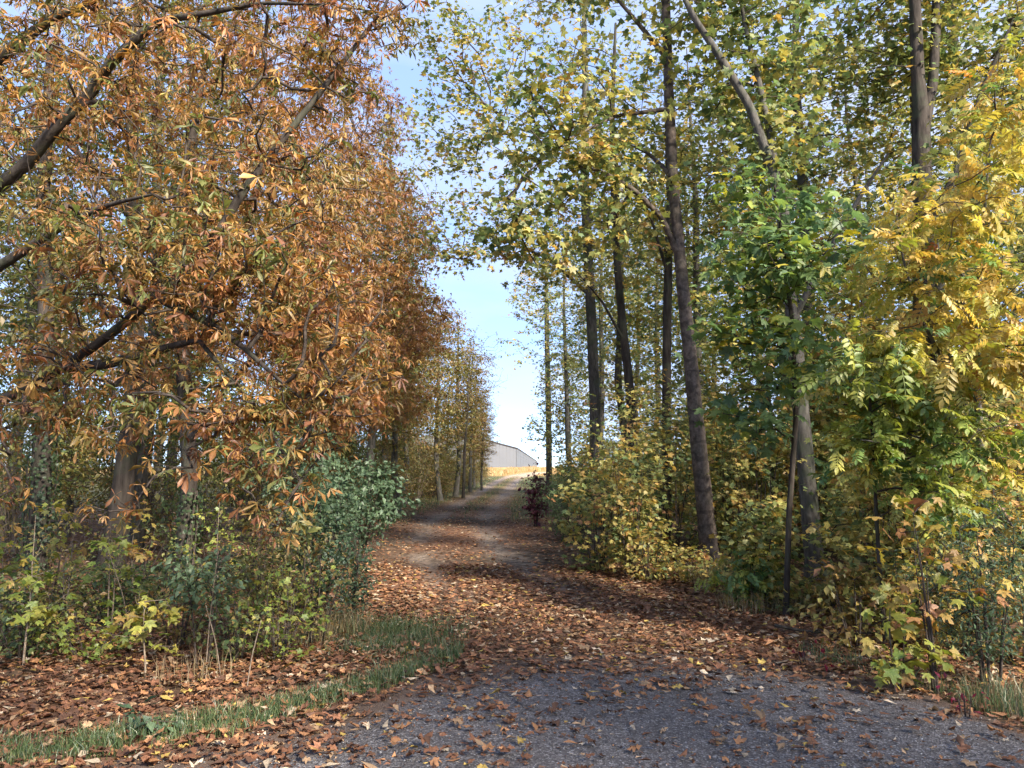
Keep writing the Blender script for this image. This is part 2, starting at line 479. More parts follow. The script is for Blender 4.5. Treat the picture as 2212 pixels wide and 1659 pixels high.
# ------------------------------------------------------------------ leaf shapes: local x along the leaf, z its upper side
def leaflet(n, L, W, prof, fold, droop, curl, rng, base=(0, 0, 0), ang=0.0, pitch=0.0, roll=0.0):
    u = np.linspace(0, 1, n); w = np.interp(u, prof[0], prof[1]) * W
    x = L * u; z = -droop * L * u ** 2
    wl = w * (1 + 0.12 * rng.standard_normal(n)); wr = w * (1 + 0.12 * rng.standard_normal(n))
    ez = fold * w + curl * W * (u ** 2) * rng.uniform(0.4, 1.4) + 0.15 * W * rng.standard_normal(n) * curl
    Cn = np.stack([x, 0 * x, z], -1); Lf = np.stack([x, wl, z + ez], -1); Rt = np.stack([x, -wr, z + ez], -1)
    V = np.stack([Cn, Lf, Rt], 1).reshape(-1, 3)
    E = np.stack([0.15 + 0.65 * u, 0.45 + 0.55 * u, 0.45 + 0.55 * u], 1).reshape(-1)
    T = []
    for k in range(n - 1):
        a, b = 3 * k, 3 * k + 3
        if k == 0: T += [(0, b, b + 1), (0, b + 2, b)]
        elif k == n - 2: T += [(a, b, a + 1), (a, a + 2, b)]
        else: T += [(a, b, b + 1), (a, b + 1, a + 1), (a, b + 2, b), (a, a + 2, b + 2)]
    cr, sr = math.cos(roll), math.sin(roll)
    V = V @ np.array([[1, 0, 0], [0, cr, sr], [0, -sr, cr]])
    cp, sp = math.cos(pitch), math.sin(pitch)
    V = V @ np.array([[cp, 0, -sp], [0, 1, 0], [sp, 0, cp]])
    ca, sa = math.cos(ang), math.sin(ang)
    V = V @ np.array([[ca, sa, 0], [-sa, ca, 0], [0, 0, 1]])
    used = np.unique(np.array(T)); remap = -np.ones(len(V), int); remap[used] = np.arange(len(used))
    return V[used] + np.array(base), remap[np.array(T)], E[used]


def join(parts):
    V, T, E, n = [], [], [], 0
    for v, t, e in parts:
        V.append(v); T.append(t + n); E.append(e); n += len(v)
    return np.concatenate(V), np.concatenate(T), np.concatenate(E)


PROF_CHEST = ([0, 0.3, 0.55, 0.75, 0.9, 1], [0.04, 0.35, 0.75, 1.0, 0.7, 0.0])
PROF_OVATE = ([0, 0.2, 0.45, 0.75, 1], [0.05, 0.8, 1.0, 0.6, 0.0])


def t_chestnut(rng, n=5):
    k = rng.choice([5, 6, 7]); ps = []
    pet = rng.uniform(0.35, 0.6)
    for j in range(k):
        f = (j - (k - 1) / 2) / ((k - 1) / 2)
        L = (1.0 - 0.38 * abs(f)) * rng.uniform(0.7, 1.1)
        if rng.random() < 0.12: continue
        dry = rng.random() < 0.45
        ps.append(leaflet(n, L, 0.17 * L * (rng.uniform(0.4, 0.7) if dry else rng.uniform(0.85, 1.1)), PROF_CHEST, rng.uniform(0.2, 1.6 if dry else 0.7), rng.uniform(0.05, 0.7 if dry else 0.4), rng.uniform(-1.5, 3.0) if dry else rng.uniform(-0.4, 0.9), rng,
                          (pet, 0, 0), f * 1.75 + rng.normal(0, 0.12), rng.uniform(-0.1, 0.8), rng.normal(0, 0.4)))
    V = np.array([[0, 0.012, 0], [0, -0.012, 0], [pet, 0, 0.0], [0, 0, 0.02]])
    ps.append((V, np.array([(0, 1, 2), (0, 2, 3)]), np.array([0.2, 0.2, 0.2, 0.2])))
    return join(ps)


def t_chestnut_tiny(rng):
    k = rng.choice([4, 5, 6]); ps = []
    for j in range(k):
        f = (j - (k - 1) / 2) / ((k - 1) / 2); L = (1.0 - 0.35 * abs(f)) * rng.uniform(0.7, 1.1); w = rng.uniform(0.09, 0.19)
        a = f * 1.7 + rng.normal(0, 0.15); d = np.array([math.cos(a), math.sin(a), 0]); s = np.array([-d[1], d[0], 0]); dz = -rng.uniform(0.1, 0.8)
        b = np.array([0.4, 0, 0])
        V = np.array([b, b + d * L * 0.6 + s * w + [0, 0, dz * 0.35], b + d * L * 0.6 - s * w + [0, 0, dz * 0.45 + 0.05], b + d * L * 0.95 + [0, 0, dz]])
        ps.append((V, np.array([(0, 2, 1), (1, 2, 3)]), np.array([0.2, 0.7, 0.7, 1.0])))
    return join(ps)


def t_maple(rng, detail=True, dry=False):
    c = rng.uniform(0.05, 0.5) * (1.2 if dry else 1)
    if detail:
        pol = [(0, 1.0), (13, 0.80), (22, 0.58), (34, 0.50), (42, 0.66), (56, 0.93), (70, 0.68), (84, 0.46), (97, 0.52), (112, 0.70), (128, 0.50), (158, 0.36)]
    else:
        pol = [(0, 1.0), (26, 0.52), (55, 0.92), (84, 0.45), (122, 0.60)]
    pts = [(a, r) for a, r in pol] + [(-a, r) for a, r in reversed(pol[1:])]
    pts = [(a + rng.normal(0, 2.5), r * rng.uniform(0.88, 1.1)) for a, r in pts]
    o = np.array([0.42, 0, 0])
    P = [o]
    for a, r in pts:
        a = math.radians(a)
        P.append(o + 0.62 * r * np.array([math.cos(a), math.sin(a), 0]))
    P = np.array(P)
    rr = np.hypot(P[:, 0] - 0.42, P[:, 1])
    P[:, 2] = -c * rr ** 2 * 1.3 + 0.22 * np.abs(P[:, 1]) * rng.uniform(-0.5, 1) + rng.normal(0, 0.03 + (0.055 if dry else 0), len(P)) * (rr > 0.05)
    m = len(pts)
    T = [(0, 1 + i, 1 + (i + 1) % m) for i in range(m)]
    E = np.clip(rr / 0.6, 0, 1)
    st = np.array([[-0.3, 0.01, -0.02], [-0.3, -0.01, -0.02], [0.42, 0, 0.0]])
    return join([(P, np.array(T), E), (st, np.array([(0, 1, 2)]), np.zeros(3))])


def t_ovate(rng, wide=0.32, n=4):
    return leaflet(n, 1.0, wide, PROF_OVATE, rng.uniform(0.05, 0.5), rng.uniform(0.0, 0.45), rng.uniform(-0.2, 0.5), rng)


def t_pinnate(rng, pairs=6, n=3, wide=0.085, ll=0.33):
    ps = []; dr = rng.uniform(0.08, 0.4)
    for j in range(pairs):
        u = 0.2 + 0.74 * j / (pairs - 1)
        for s in (-1, 1):
            L = ll * (1.0 - 0.35 * abs(u - 0.5)) * rng.uniform(0.85, 1.1)
            ps.append(leaflet(n, L, wide, ([0, 0.5, 1], [0.1, 1, 0]), rng.uniform(0, 0.5), rng.uniform(0, 0.4), 0.0, rng,
                              (u, 0, -dr * u * u), s * rng.uniform(0.95, 1.25), rng.uniform(0, 0.6), 0))
    ps.append(leaflet(n, ll * 0.95, wide, ([0, 0.5, 1], [0.1, 1, 0]), 0.2, 0.2, 0, rng, (0.98, 0, -dr * 0.96), 0, 0.4, 0))
    uu = np.array([0, 0.33, 0.66, 1.0])
    V = np.concatenate([np.stack([uu, uu * 0 + s * 0.008, -dr * uu ** 2], -1) for s in (-1, 1)])
    T = [(i, i + 1, i + 5) for i in range(3)] + [(i, i + 5, i + 4) for i in range(3)]
    ps.append((V, np.array(T), np.full(8, 0.6)))
    return join(ps)


def variants(f, k, seed, *a, **kw):
    return [f(np.random.default_rng(seed + i), *a, **kw) for i in range(k)]


TP = {
    'chestnut': variants(t_chestnut, 14, 100, 5), 'chestnut_mid': variants(t_chestnut, 12, 115, 4),
    'chestnut_tiny': variants(t_chestnut_tiny, 10, 150), 'chestnut_far': variants(t_chestnut, 10, 130, 3),
    'maple': variants(t_maple, 8, 200, True),
    'maple_far': variants(t_maple, 6, 230, False),
    'ovate': variants(t_ovate, 8, 300, 0.32, 3),
    'ovate_far': variants(t_ovate, 5, 330, 0.36, 3),
    'narrow': variants(t_ovate, 5, 350, 0.17, 3),
    'pinnate': variants(t_pinnate, 8, 400, 6, 4),
    'pinnate_far': variants(t_pinnate, 5, 430, 5, 3, 0.1, 0.36),
    'dry_maple': variants(t_maple, 8, 500, True, True),
    'dry_maple_far': variants(t_maple, 6, 530, False, True),
    'dry_small': [leaflet(3, 1.0, 0.34, PROF_OVATE, 0.3, 0.05, 0.3, np.random.default_rng(590 + i)) for i in range(5)],
    'dry_leaflet': [leaflet(4, 1.0, r.uniform(0.14, 0.27), PROF_CHEST, r.uniform(0.1, 0.7), r.uniform(-0.25, 0.15), r.uniform(0.0, 0.9), r) for r in [np.random.default_rng(560 + i) for i in range(7)]],
}


def pal(*rows):
    """Leaf colours from the first to the last state; each row is (inner colour, edge colour)."""
    return np.array(rows, float)


P_CHEST = pal(((0.103, 0.144, 0.046), (0.175, 0.170, 0.046)), ((0.196, 0.186, 0.057), (0.351, 0.206, 0.062)), ((0.319, 0.216, 0.062), (0.432, 0.206, 0.067)),
              ((0.371, 0.186, 0.062), (0.340, 0.139, 0.057)), ((0.258, 0.113, 0.046), (0.186, 0.077, 0.041)))
P_CHEST_BROWN = pal(((0.138, 0.147, 0.046), (0.239, 0.156, 0.046)), ((0.239, 0.156, 0.050), (0.303, 0.142, 0.046)), ((0.266, 0.133, 0.046), (0.220, 0.092, 0.037)), ((0.202, 0.092, 0.037), (0.147, 0.065, 0.031)))
P_MAPLE_GREEN = pal(((0.095, 0.162, 0.078), (0.101, 0.176, 0.078)), ((0.135, 0.216, 0.081), (0.155, 0.230, 0.081)), ((0.203, 0.284, 0.061), (0.270, 0.297, 0.061)), ((0.486, 0.432, 0.074), (0.594, 0.432, 0.074)))
P_MAPLE_YELLOW = pal(((0.120, 0.180, 0.072), (0.144, 0.192, 0.072)), ((0.228, 0.264, 0.084), (0.288, 0.282, 0.090)), ((0.408, 0.372, 0.108), (0.468, 0.360, 0.108)), ((0.516, 0.360, 0.108), (0.492, 0.276, 0.096)), ((0.336, 0.180, 0.072), (0.252, 0.114, 0.054)))
P_ROWAN = pal(((0.094, 0.189, 0.059), (0.106, 0.189, 0.053)), ((0.236, 0.295, 0.059), (0.319, 0.319, 0.059)), ((0.484, 0.413, 0.100), (0.531, 0.401, 0.094)), ((0.555, 0.389, 0.106), (0.531, 0.319, 0.094)), ((0.531, 0.212, 0.065), (0.425, 0.153, 0.053)))
P_DARK = pal(((0.040, 0.075, 0.033), (0.045, 0.08, 0.035)), ((0.07, 0.115, 0.043), (0.08, 0.12, 0.043)), ((0.12, 0.17, 0.06), (0.14, 0.18, 0.06)))
P_LIME_TREE = pal(((0.07, 0.115, 0.045), (0.08, 0.12, 0.045)), ((0.13, 0.18, 0.06), (0.16, 0.19, 0.06)), ((0.26, 0.26, 0.07), (0.30, 0.25, 0.07)), ((0.30, 0.18, 0.06), (0.24, 0.12, 0.05)))
P_BLUE = pal(((0.050, 0.090, 0.048), (0.055, 0.095, 0.05)), ((0.09, 0.145, 0.078), (0.10, 0.155, 0.08)), ((0.17, 0.24, 0.125), (0.19, 0.26, 0.135)))
P_OLIVE = pal(((0.123, 0.146, 0.045), (0.146, 0.146, 0.045)), ((0.213, 0.202, 0.056), (0.258, 0.202, 0.062)), ((0.291, 0.190, 0.067), (0.291, 0.157, 0.062)), ((0.235, 0.123, 0.056), (0.190, 0.095, 0.045)))
P_PURPLE = pal(((0.085, 0.028, 0.042), (0.10, 0.03, 0.045)), ((0.13, 0.04, 0.055), (0.15, 0.045, 0.055)))
P_PEACH = pal(((0.18, 0.24, 0.05), (0.26, 0.26, 0.05)), ((0.42, 0.33, 0.07), (0.48, 0.32, 0.07)), ((0.50, 0.29, 0.11), (0.50, 0.25, 0.10)), ((0.48, 0.22, 0.11), (0.42, 0.17, 0.08)))
P_RED = pal(((0.22, 0.03, 0.05), (0.30, 0.03, 0.06)), ((0.12, 0.03, 0.035), (0.10, 0.03, 0.03)))
P_LIME = pal(((0.16, 0.24, 0.05), (0.22, 0.26, 0.05)), ((0.36, 0.36, 0.07), (0.42, 0.34, 0.07)), ((0.48, 0.30, 0.10), (0.42, 0.20, 0.07)))


def palette(P, t):
    t = np.clip(t, 0, 1) * (len(P) - 1)
    i = np.clip(t.astype(int), 0, len(P) - 2); f = (t - i)[:, None, None]
    return P[i] * (1 - f) + P[i + 1] * f          # (N, 2, 3)


def unit(v): return v / (np.linalg.norm(v, axis=-1, keepdims=True) + 1e-9)


class Leaves:
    """Leaf positions, frames, sizes and colours; baked into one mesh or picked out one by one."""

    def __init__(self, kind): self.kind = kind; self.p, self.R, self.s, self.c = [], [], [], []

    def add(self, pos, d, nrm, size, colours):
        x = unit(d); z = nrm - (nrm * x).sum(1, keepdims=True) * x; z = unit(z); y = np.cross(z, x)
        self.p.append(pos); self.R.append(np.stack([x, y, z], 1)); self.s.append(size); self.c.append(colours)

    def done(self):
        self.p, self.R, self.s, self.c = [np.concatenate(a) for a in (self.p, self.R, self.s, self.c)]
        return self

    def bake(self, rng, mb=None, sel=None, kind=None):
        mb = mb or MB(); tps = TP[kind or self.kind]
        idx = np.arange(len(self.p)) if sel is None else sel
        ch = rng.integers(0, len(tps), len(idx))
        for k, (V, T, E) in enumerate(tps):
            s = idx[ch == k]
            if not len(s): continue
            W = np.einsum('vi,nij->nvj', V, self.R[s]) * self.s[s][:, None, None] + self.p[s][:, None]
            c = self.c[s][:, 0][:, None] * (1 - E)[None, :, None] + self.c[s][:, 1][:, None] * E[None, :, None]
            Tn = T[None] + (np.arange(len(s)) * len(V))[:, None, None]
            mb.add(W.reshape(-1, 3), Tn.reshape(-1, 3), c.reshape(-1, 3))
        return mb


def leaf_spray(lv, rng, tips, dirs, m, spread, size, P, t0=0.5, tc=0.18, tl=0.15, droop=0.4, up=1.0, shade=0.18, along=0.35):
    """m leaves round each twig tip."""
    n = len(tips)
    if n == 0: return
    cl = rng.normal(t0, tc, n); cnt = rng.poisson(m, n); cnt = np.maximum(cnt, 1)
    i = np.repeat(np.arange(n), cnt); N = len(i)
    d = unit(dirs)[i]
    pos = tips[i] - d * (rng.random(N) ** 1.5 * along)[:, None] + rng.normal(0, spread, (N, 3)) * np.array([1, 1, 0.45])
    out = unit(d * 0.6 + rng.normal(0, 0.75, (N, 3)) * np.array([1, 1, 0.5]) + np.array([0, 0, -droop]))
    nr = np.array([0, 0, up]) + rng.normal(0, 0.45, (N, 3)) + 0.25 * np.array(sun_dir)
    col = palette(P, cl[i] + rng.normal(0, tl, N)) * np.exp(rng.normal(0, shade, N))[:, None, None]
    lv.add(pos, out, nr, size * np.clip(rng.normal(1, 0.27, N), 0.4, 1.6), col)


# ------------------------------------------------------------------ growing branches towards the twig tips
def resample(P, R, seg):
    P = np.asarray(P, float); R = np.asarray(R, float)
    # smooth the polyline
    L = np.r_[0, np.cumsum(np.linalg.norm(np.diff(P, axis=0), axis=1))]
    n = max(2, int(L[-1] / seg) + 1); u = np.linspace(0, L[-1], n)
    Q = np.stack([np.interp(u, L, P[:, k]) for k in range(3)], 1)
    for _ in range(3):
        if n > 3: Q[1:-1] = 0.25 * Q[:-2] + 0.5 * Q[1:-1] + 0.25 * Q[2:]
    return Q, np.interp(u, L, R)


def grow(base, targets, rng, seg=0.3, alpha=0.35, down=0.8, wob=0.05, sag=0.06):
    nb = len(base); nt = len(targets)
    dm = np.min(np.linalg.norm(targets[:, None] - base[None], axis=2), axis=1)
    cap = nb + nt * 14
    P = np.empty((cap, 3)); P[:nb] = base; par = -np.ones(cap, int); pl = np.zeros(cap); n = nb
    tips = np.empty(nt, int)
    for q, ti in enumerate(np.argsort(dm)):
        t = targets[ti]; d = P[:n] - t
        dist = np.sqrt((d * d).sum(1))
        j = int(np.argmin(dist + alpha * pl[:n] + down * np.maximum(d[:, 2], 0)))
        D = dist[j]; k = int(min(14, max(1, math.ceil(D / seg))))
        u = np.arange(1, k + 1) / k; b = np.sin(math.pi * u)[:, None]
        P[n:n + k] = P[j] + (t - P[j]) * u[:, None] + b * (rng.normal(0, wob * D, 3) + np.array([0, 0, sag * D])) + b * rng.normal(0, 0.02, (k, 3))
        par[n] = j; par[n + 1:n + k] = np.arange(n, n + k - 1); pl[n:n + k] = pl[j] + u * D
        n += k; tips[q] = n - 1
    P = P[:n]; par = par[:n]
    cnt = np.zeros(n); cnt[tips] += 1
    for i in range(n - 1, nb - 1, -1): cnt[par[i]] += cnt[i]
    return P, par, cnt, tips, nb


def skeleton(mb, P, par, cnt, nb, rt, rmax, power=0.5, k=4):
    n = len(P); best = {}
    for i in range(nb, n):
        p = par[i]
        if p >= nb and (p not in best or cnt[i] > cnt[best[p]]): best[p] = i
    isbest = np.zeros(n, bool)
    for v in best.values(): isbest[v] = True
    r = np.minimum(rt * cnt ** power, rmax)
    for i in range(nb, n):
        if isbest[i]: continue
        ch = [i]; j = i
        while j in best: j = best[j]; ch.append(j)
        pts = np.concatenate([P[par[i]][None], P[ch]]); rr = np.r_[r[i], r[ch]]; rr[-1] *= 0.5
        mb.tube(pts, rr, 5 if r[i] > 0.02 else (k if r[i] > 0.008 else 3))
    return mb


def blob(rng, c, r, n, hollow=0.35):
    """n points in an ellipsoid, fewer in its middle."""
    v = unit(rng.normal(0, 1, (n, 3))); q = (hollow + (1 - hollow) * rng.random(n)) ** 0.6
    return np.asarray(c) + v * q[:, None] * np.asarray(r)


def pblob(rng, px, py, Y, rpx, rpy, rY, n, hollow=0.2):
    k = Y / F
    return blob(rng, at(px, py, Y), (rpx * k, rY, rpy * k), n, hollow)


def trunk_mesh(name, P, R, m, rng, sides=14, seg=0.07, rough=0.05, rings=0.0, flare=0.35):
    Q, r = resample(P, R, seg)
    h = Q[:, 2] - Q[0, 2]
    r = r * (1 + flare * np.exp(-h / 0.22))
    k = sides; a = np.arange(k) * 2 * math.pi / k
    Tn = unit(np.gradient(Q, axis=0)); ref = np.array([1.0, 0, 0]) if abs(Tn.mean(0)[0]) < 0.8 else np.array([0, 1.0, 0])
    N = unit(np.cross(Tn, ref)); B = np.cross(Tn, N)
    s0 = rng.random() * 100
    hh = np.arange(len(Q)) * seg
    nz = fbm(a[None] * 1.6 + s0 + 0 * hh[:, None], hh[:, None] * 1.5 + 0 * a[None], 31) - 0.5
    nz2 = vnoise(a[None] * 5 + s0 + 0 * hh[:, None], hh[:, None] * 7 + 0 * a[None], 32) - 0.5
    rr = r[:, None] * (1 + rough * 3 * nz + rough * 1.2 * nz2)
    if rings > 0:
        g = np.zeros(len(Q)); z = 0.2
        while z < hh[-1]:
            g += np.exp(-((hh - z) / 0.03) ** 2) * rng.uniform(0.3, 1); z += rng.uniform(0.12, 0.4)
        rr = rr * (1 + rings * g[:, None])
    V = Q[:, None] + rr[:, :, None] * (np.cos(a)[None, :, None] * N[:, None] + np.sin(a)[None, :, None] * B[:, None])
    n = len(Q); i = np.arange(n - 1)[:, None] * k; j = np.arange(k)[None]; j2 = (j + 1) % k
    q = np.stack([i + j, i + j2, i + k + j2, i + k + j], -1).reshape(-1, 4)
    return make_mesh(name, V.reshape(-1, 3), np.concatenate([q[:, [0, 1, 2]], q[:, [0, 2, 3]]]), None, m)


def build_tree(name, label, category, trunk, radii, limbs, targets, seed, leaf, size, P, m=8, spread=0.12, t0=0.5, tc=0.18, tl=0.15,
               bark=None, twig=None, group=None, seg=0.3, alpha=0.35, down=0.8, rt=0.004, rmax=0.06, droop=0.4, singles=0, rings=0.0,
               loc=None, sides=14, leaf_name='leaf', shade=0.18, along=0.35, single_leaves=None, flare=0.35):
    """A tree as an Empty at its foot with trunk, branches, twigs and crown."""
    rng = np.random.default_rng(seed)
    bark = bark or M_BARK; twig = twig or M_TWIG
    trunk = np.asarray(trunk, float); loc = trunk[0].copy() if loc is None else np.asarray(loc, float)
    t = thing(name, label, category, tuple(loc), group)
    base = []
    Q, r = resample(trunk, radii, 0.25); base.append(Q[int(len(Q) * 0.12):])
    obj('trunk', trunk_mesh('trunk', trunk - loc, radii, bark, rng, sides=sides, rings=rings, flare=flare), t)
    for LP, LR in limbs:
        Q, r = resample(LP, LR, 0.2); base.append(Q)
        obj('branch', trunk_mesh('branch', np.asarray(LP) - loc, LR, bark, rng, sides=9, rough=0.05, flare=0.0), t)
    base = np.concatenate(base)
    Pn, par, cnt, tips, nb = grow(base, targets, rng, seg=seg, alpha=alpha, down=down)
    sk = skeleton(MB(), Pn - loc, par, cnt, nb, rt, rmax)
    obj('twigs', sk.mesh('twigs', twig), t, kind='stuff')
    lv = Leaves(leaf)
    leaf_spray(lv, rng, Pn[tips], Pn[tips] - Pn[par[tips]], m, spread, size, P, t0, tc, tl, droop, shade=shade, along=along)
    lv.done()
    sel = np.arange(len(lv.p))
    if singles:
        px, py, zc = project(lv.p)
        vis = (zc > 0.5) & (px > -20) & (px < 2232) & (py > -20) & (py < 1680)
        near = np.where(vis)[0]; near = near[np.argsort(zc[near] / lv.s[near])][:singles]
        pick_leaves(t, lv, near, loc, rng, leaf_name)
        sel = np.setdiff1d(sel, near)
    lv.p = lv.p - loc
    if len(sel):
        if leaf == 'chestnut':
            px, py, zc = project(lv.p + loc)
            inn = (zc > 0) & (px > -150) & (px < 2362) & (py > -150)
            mb = lv.bake(rng, sel=sel[inn[sel]], kind='chestnut_mid'); lv.bake(rng, mb, sel[~inn[sel]], 'chestnut_far')
        else: mb = lv.bake(rng, sel=sel)
        obj('crown', mb.mesh('crown', M_LEAF), t, kind='stuff')
    return t


def pick_leaves(parent, lv, idx, loc, rng, name='leaf'):
    """Leaves as objects of their own that share a few meshes (a handful of shapes by a handful of colours)."""
    tps = TP[lv.kind]; nt = len(tps); nc = 9
    col = lv.c[idx].mean(1); key = np.argsort(np.argsort(col[:, 0] - col[:, 1])) * nc // max(1, len(idx))
    cache = {}
    for q, i in enumerate(idx):
        a, b = int(rng.integers(nt)), int(key[q])
        if (a, b) not in cache:
            V, T, E = tps[a]; c = lv.c[i]
            cache[a, b] = make_mesh(name, V, T, c[0] * (1 - E)[:, None] + c[1] * E[:, None], M_LEAF)
        o = bpy.data.objects.new(name, cache[a, b]); COL.objects.link(o); o.parent = parent
        M = np.eye(4); M[:3, :3] = (lv.R[i] * lv.s[i]).T; M[:3, 3] = lv.p[i] - loc
        o.matrix_local = Matrix(M.tolist())


def gpt(x, y, dz=0.0): return np.array([x, y, float(gz(x, y)) + dz])
def foot(px, Y):
    x = (px - 1106) / F * Y
    return gpt(x, Y, -0.05)


def foot(px, Y, py=1180):
    x = at(px, py, Y)[0]
    return gpt(x, Y, -0.06)


def line(*pts): return np.array([at(*p) for p in pts])


R0 = np.random.default_rng(7)

# ------------------------------------------------------------------ the long pale hall beyond the field
def build_hall():
    c0 = np.array([1.6, 255.0]); ang = math.radians(-3.5)
    z0 = float(gz(2, 255)) - 0.6; eave = 6.9; width = 46.0; length = 240.0; pitch = 0.27
    t = thing('metal_hall', 'long pale grey metal clad hall beyond the sunny field', 'building', (c0[0], c0[1], z0))
    t.rotation_euler = (0, 0, ang)
    wall = plain_material('pale_cladding', (0.17, 0.18, 0.195), 0.6, 0.0, 0.05, 0.2)
    side = plain_material('shaded_cladding', (0.15, 0.165, 0.18), 0.6, 0.0, 0.06, 0.2)  # same cladding as the gable, colour darkened as the less sunlit face
    trim = plain_material('dark_trim', (0.15, 0.16, 0.172), 0.6)
    white = plain_material('white_plinth', (0.75, 0.73, 0.70), 0.7)
    roofm = plain_material('roof_sheet', (0.17, 0.18, 0.195), 0.6)
    # gable to the left of the corner, facing the camera: upright panels under the sloping roof edge
    pw = 1.15; n = int(width / pw)
    for i in range(n):
        x1 = -i * pw - 0.03; x0 = -(i + 1) * pw + 0.03
        h = lambda x: eave + pitch * min(-x, width + x)
        b = MB()
        V = np.array([[x0, 0, .5], [x1, 0, .5], [x1, 0, h(x1)], [x0, 0, h(x0)], [x0, .12, .5], [x1, .12, .5], [x1, .12, h(x1)], [x0, .12, h(x0)]])
        q = [(0, 1, 2, 3), (5, 4, 7, 6), (4, 0, 3, 7), (1, 5, 6, 2), (3, 2, 6, 7), (4, 5, 1, 0)]
        b.add(V, [s for a in q for s in ((a[0], a[1], a[2]), (a[0], a[2], a[3]))])
        obj('wall_panel', b.mesh('wall_panel', wall, False), t)
    b = MB(); b.box((-width, 0.04, 0.5), (-0.1, 0.3, eave)); obj('wall_backing', b.mesh('wall_backing', trim, False), t)
    # long side: horizontal boards between uprights
    b = MB(); b.box((0.0, 0.10, 0.0), (1.0, 24.0, 0.98)); board = b.mesh('side_board', side, False)
    for bay in range(10):
        for r in range(6):
            o = obj('side_board', board, t, (-0.04, bay * 24.0, 0.5 + r * (eave - 0.5) / 6))
            o.scale = (0.06, 0.985, (eave - 0.5) / 6 * 0.95)
    b = MB(); b.box((-0.3, 0.0, 0.5), (-0.05, length, eave)); obj('side_wall', b.mesh('side_wall', trim, False), t)
    b = MB(); b.box((-0.10, -0.05, 0.5), (0.06, 0.09, eave + 0.1)); obj('corner_trim', b.mesh('corner_trim', wall, False), t)
    for lo, hi in (((-width, -0.06, 0), (0.05, 0.2, 0.48)), ((-0.2, 0.22, 0), (0.06, length, 0.48))):
        b = MB(); b.box(lo, hi); obj('plinth', b.mesh('plinth', white, False), t)
    # roof
    rz = eave + 0.05; top = rz + pitch * width / 2
    b = MB()
    for xa, za, xb, zb in ((0.3, rz - 0.08, -width / 2, top), (-width - 0.3, rz - 0.08, -width / 2, top)):
        V = np.array([[xa, -0.4, za], [xb, -0.4, zb], [xb, length, zb], [xa, length, za]])
        V = np.concatenate([V, V + np.array([0, 0, 0.18])])
        q = [(0, 1, 2, 3), (4, 7, 6, 5), (0, 4, 5, 1), (1, 5, 6, 2), (2, 6, 7, 3), (3, 7, 4, 0)]
        b.add(V, [s for a in q for s in ((a[0], a[1], a[2]), (a[0], a[2], a[3]))])
    rf = obj('roof', b.mesh('roof', roofm, False), t)
    for i in range(12):
        x = -0.6 - i * 1.9
        b = MB(); b.tube([(x, -0.2, rz + pitch * -x), (x, -0.2, rz + pitch * -x + 0.42)], [0.13, 0.10], 6, True)
        obj('roof_stud', b.mesh('roof_stud', trim), rf)
    b = MB(); b.tube([(-4.4, 2, rz), (-4.4, 2, rz + 3.2)], [0.05, 0.03], 5, True); obj('mast', b.mesh('mast', trim), rf)


build_hall()

# ------------------------------------------------------------------ left: the big horse chestnut whose boughs reach in
rng = np.random.default_rng(11)
ca_foot = gpt(-6.6, 7.6, -0.1)
ca_trunk = [ca_foot, ca_foot + [0.05, 0, 2.2], ca_foot + [0.0, 0, 4.2], ca_foot + [-0.2, 0.2, 7.0], ca_foot + [0.1, 0.3, 10.0]]
limbs = [
    (np.concatenate([[ca_foot + [0, 0, 2.6]], line((-60, 450, 7.3), (0, 400, 7.1), (60, 352, 7.0), (130, 262, 6.85), (200, 198, 6.9), (230, 145, 6.75), (300, 78, 6.6), (345, 44, 6.6), (430, 32, 6.4), (560, 6, 6.35), (700, 10, 6.2))]),
     np.array([.10, .075, .065, .06, .056, .053, .048, .042, .035, .027, .018, .01])),
    (np.concatenate([[ca_foot + [0, 0, 1.7]], line((-60, 900, 6.7), (0, 868, 6.6), (90, 820, 6.5), (180, 765, 6.4), (260, 705, 6.3), (330, 645, 6.2), (400, 590, 6.2), (460, 525, 6.2), (520, 420, 6.2), (600, 315, 6.2), (680, 215, 6.2), (760, 110, 6.2), (830, 20, 6.2), (860, -60, 6.2))]),
     np.array([.065, .05, .045, .042, .04, .039, .038, .037, .037, .034, .03, .026, .02, .014, .008])),
    (line((130, 795, 6.45), (210, 790, 6.4), (300, 770, 6.3), (380, 745, 6.2), (430, 735, 6.15)), np.array([.05, .045, .04, .03, .02])),
    (line((330, 640, 6.2), (440, 690, 6.0), (520, 745, 5.9), (580, 800, 5.8), (660, 870, 5.8)), np.array([.035, .03, .022, .016, .008])),
    (line((430, 735, 6.15), (500, 820, 6.0), (560, 890, 5.9), (600, 960, 5.8), (650, 1040, 5.7)), np.array([.02, .016, .013, .01, .006])),
    (np.concatenate([[ca_foot + [0, 0, 3.6]], line((-40, 150, 7.6), (40, 95, 7.6), (110, 40, 7.5), (200, 5, 7.4), (300, -40, 7.2))]), np.array([.10, .075, .06, .045, .03, .015])),
    (np.concatenate([[ca_foot + [0, 0, 2.0]], line((-50, 600, 7.0), (0, 575, 6.9), (70, 530, 6.8), (150, 480, 6.6), (240, 440, 6.4), (330, 420, 6.2))]), np.array([.08, .06, .05, .04, .03, .02, .01])),
]
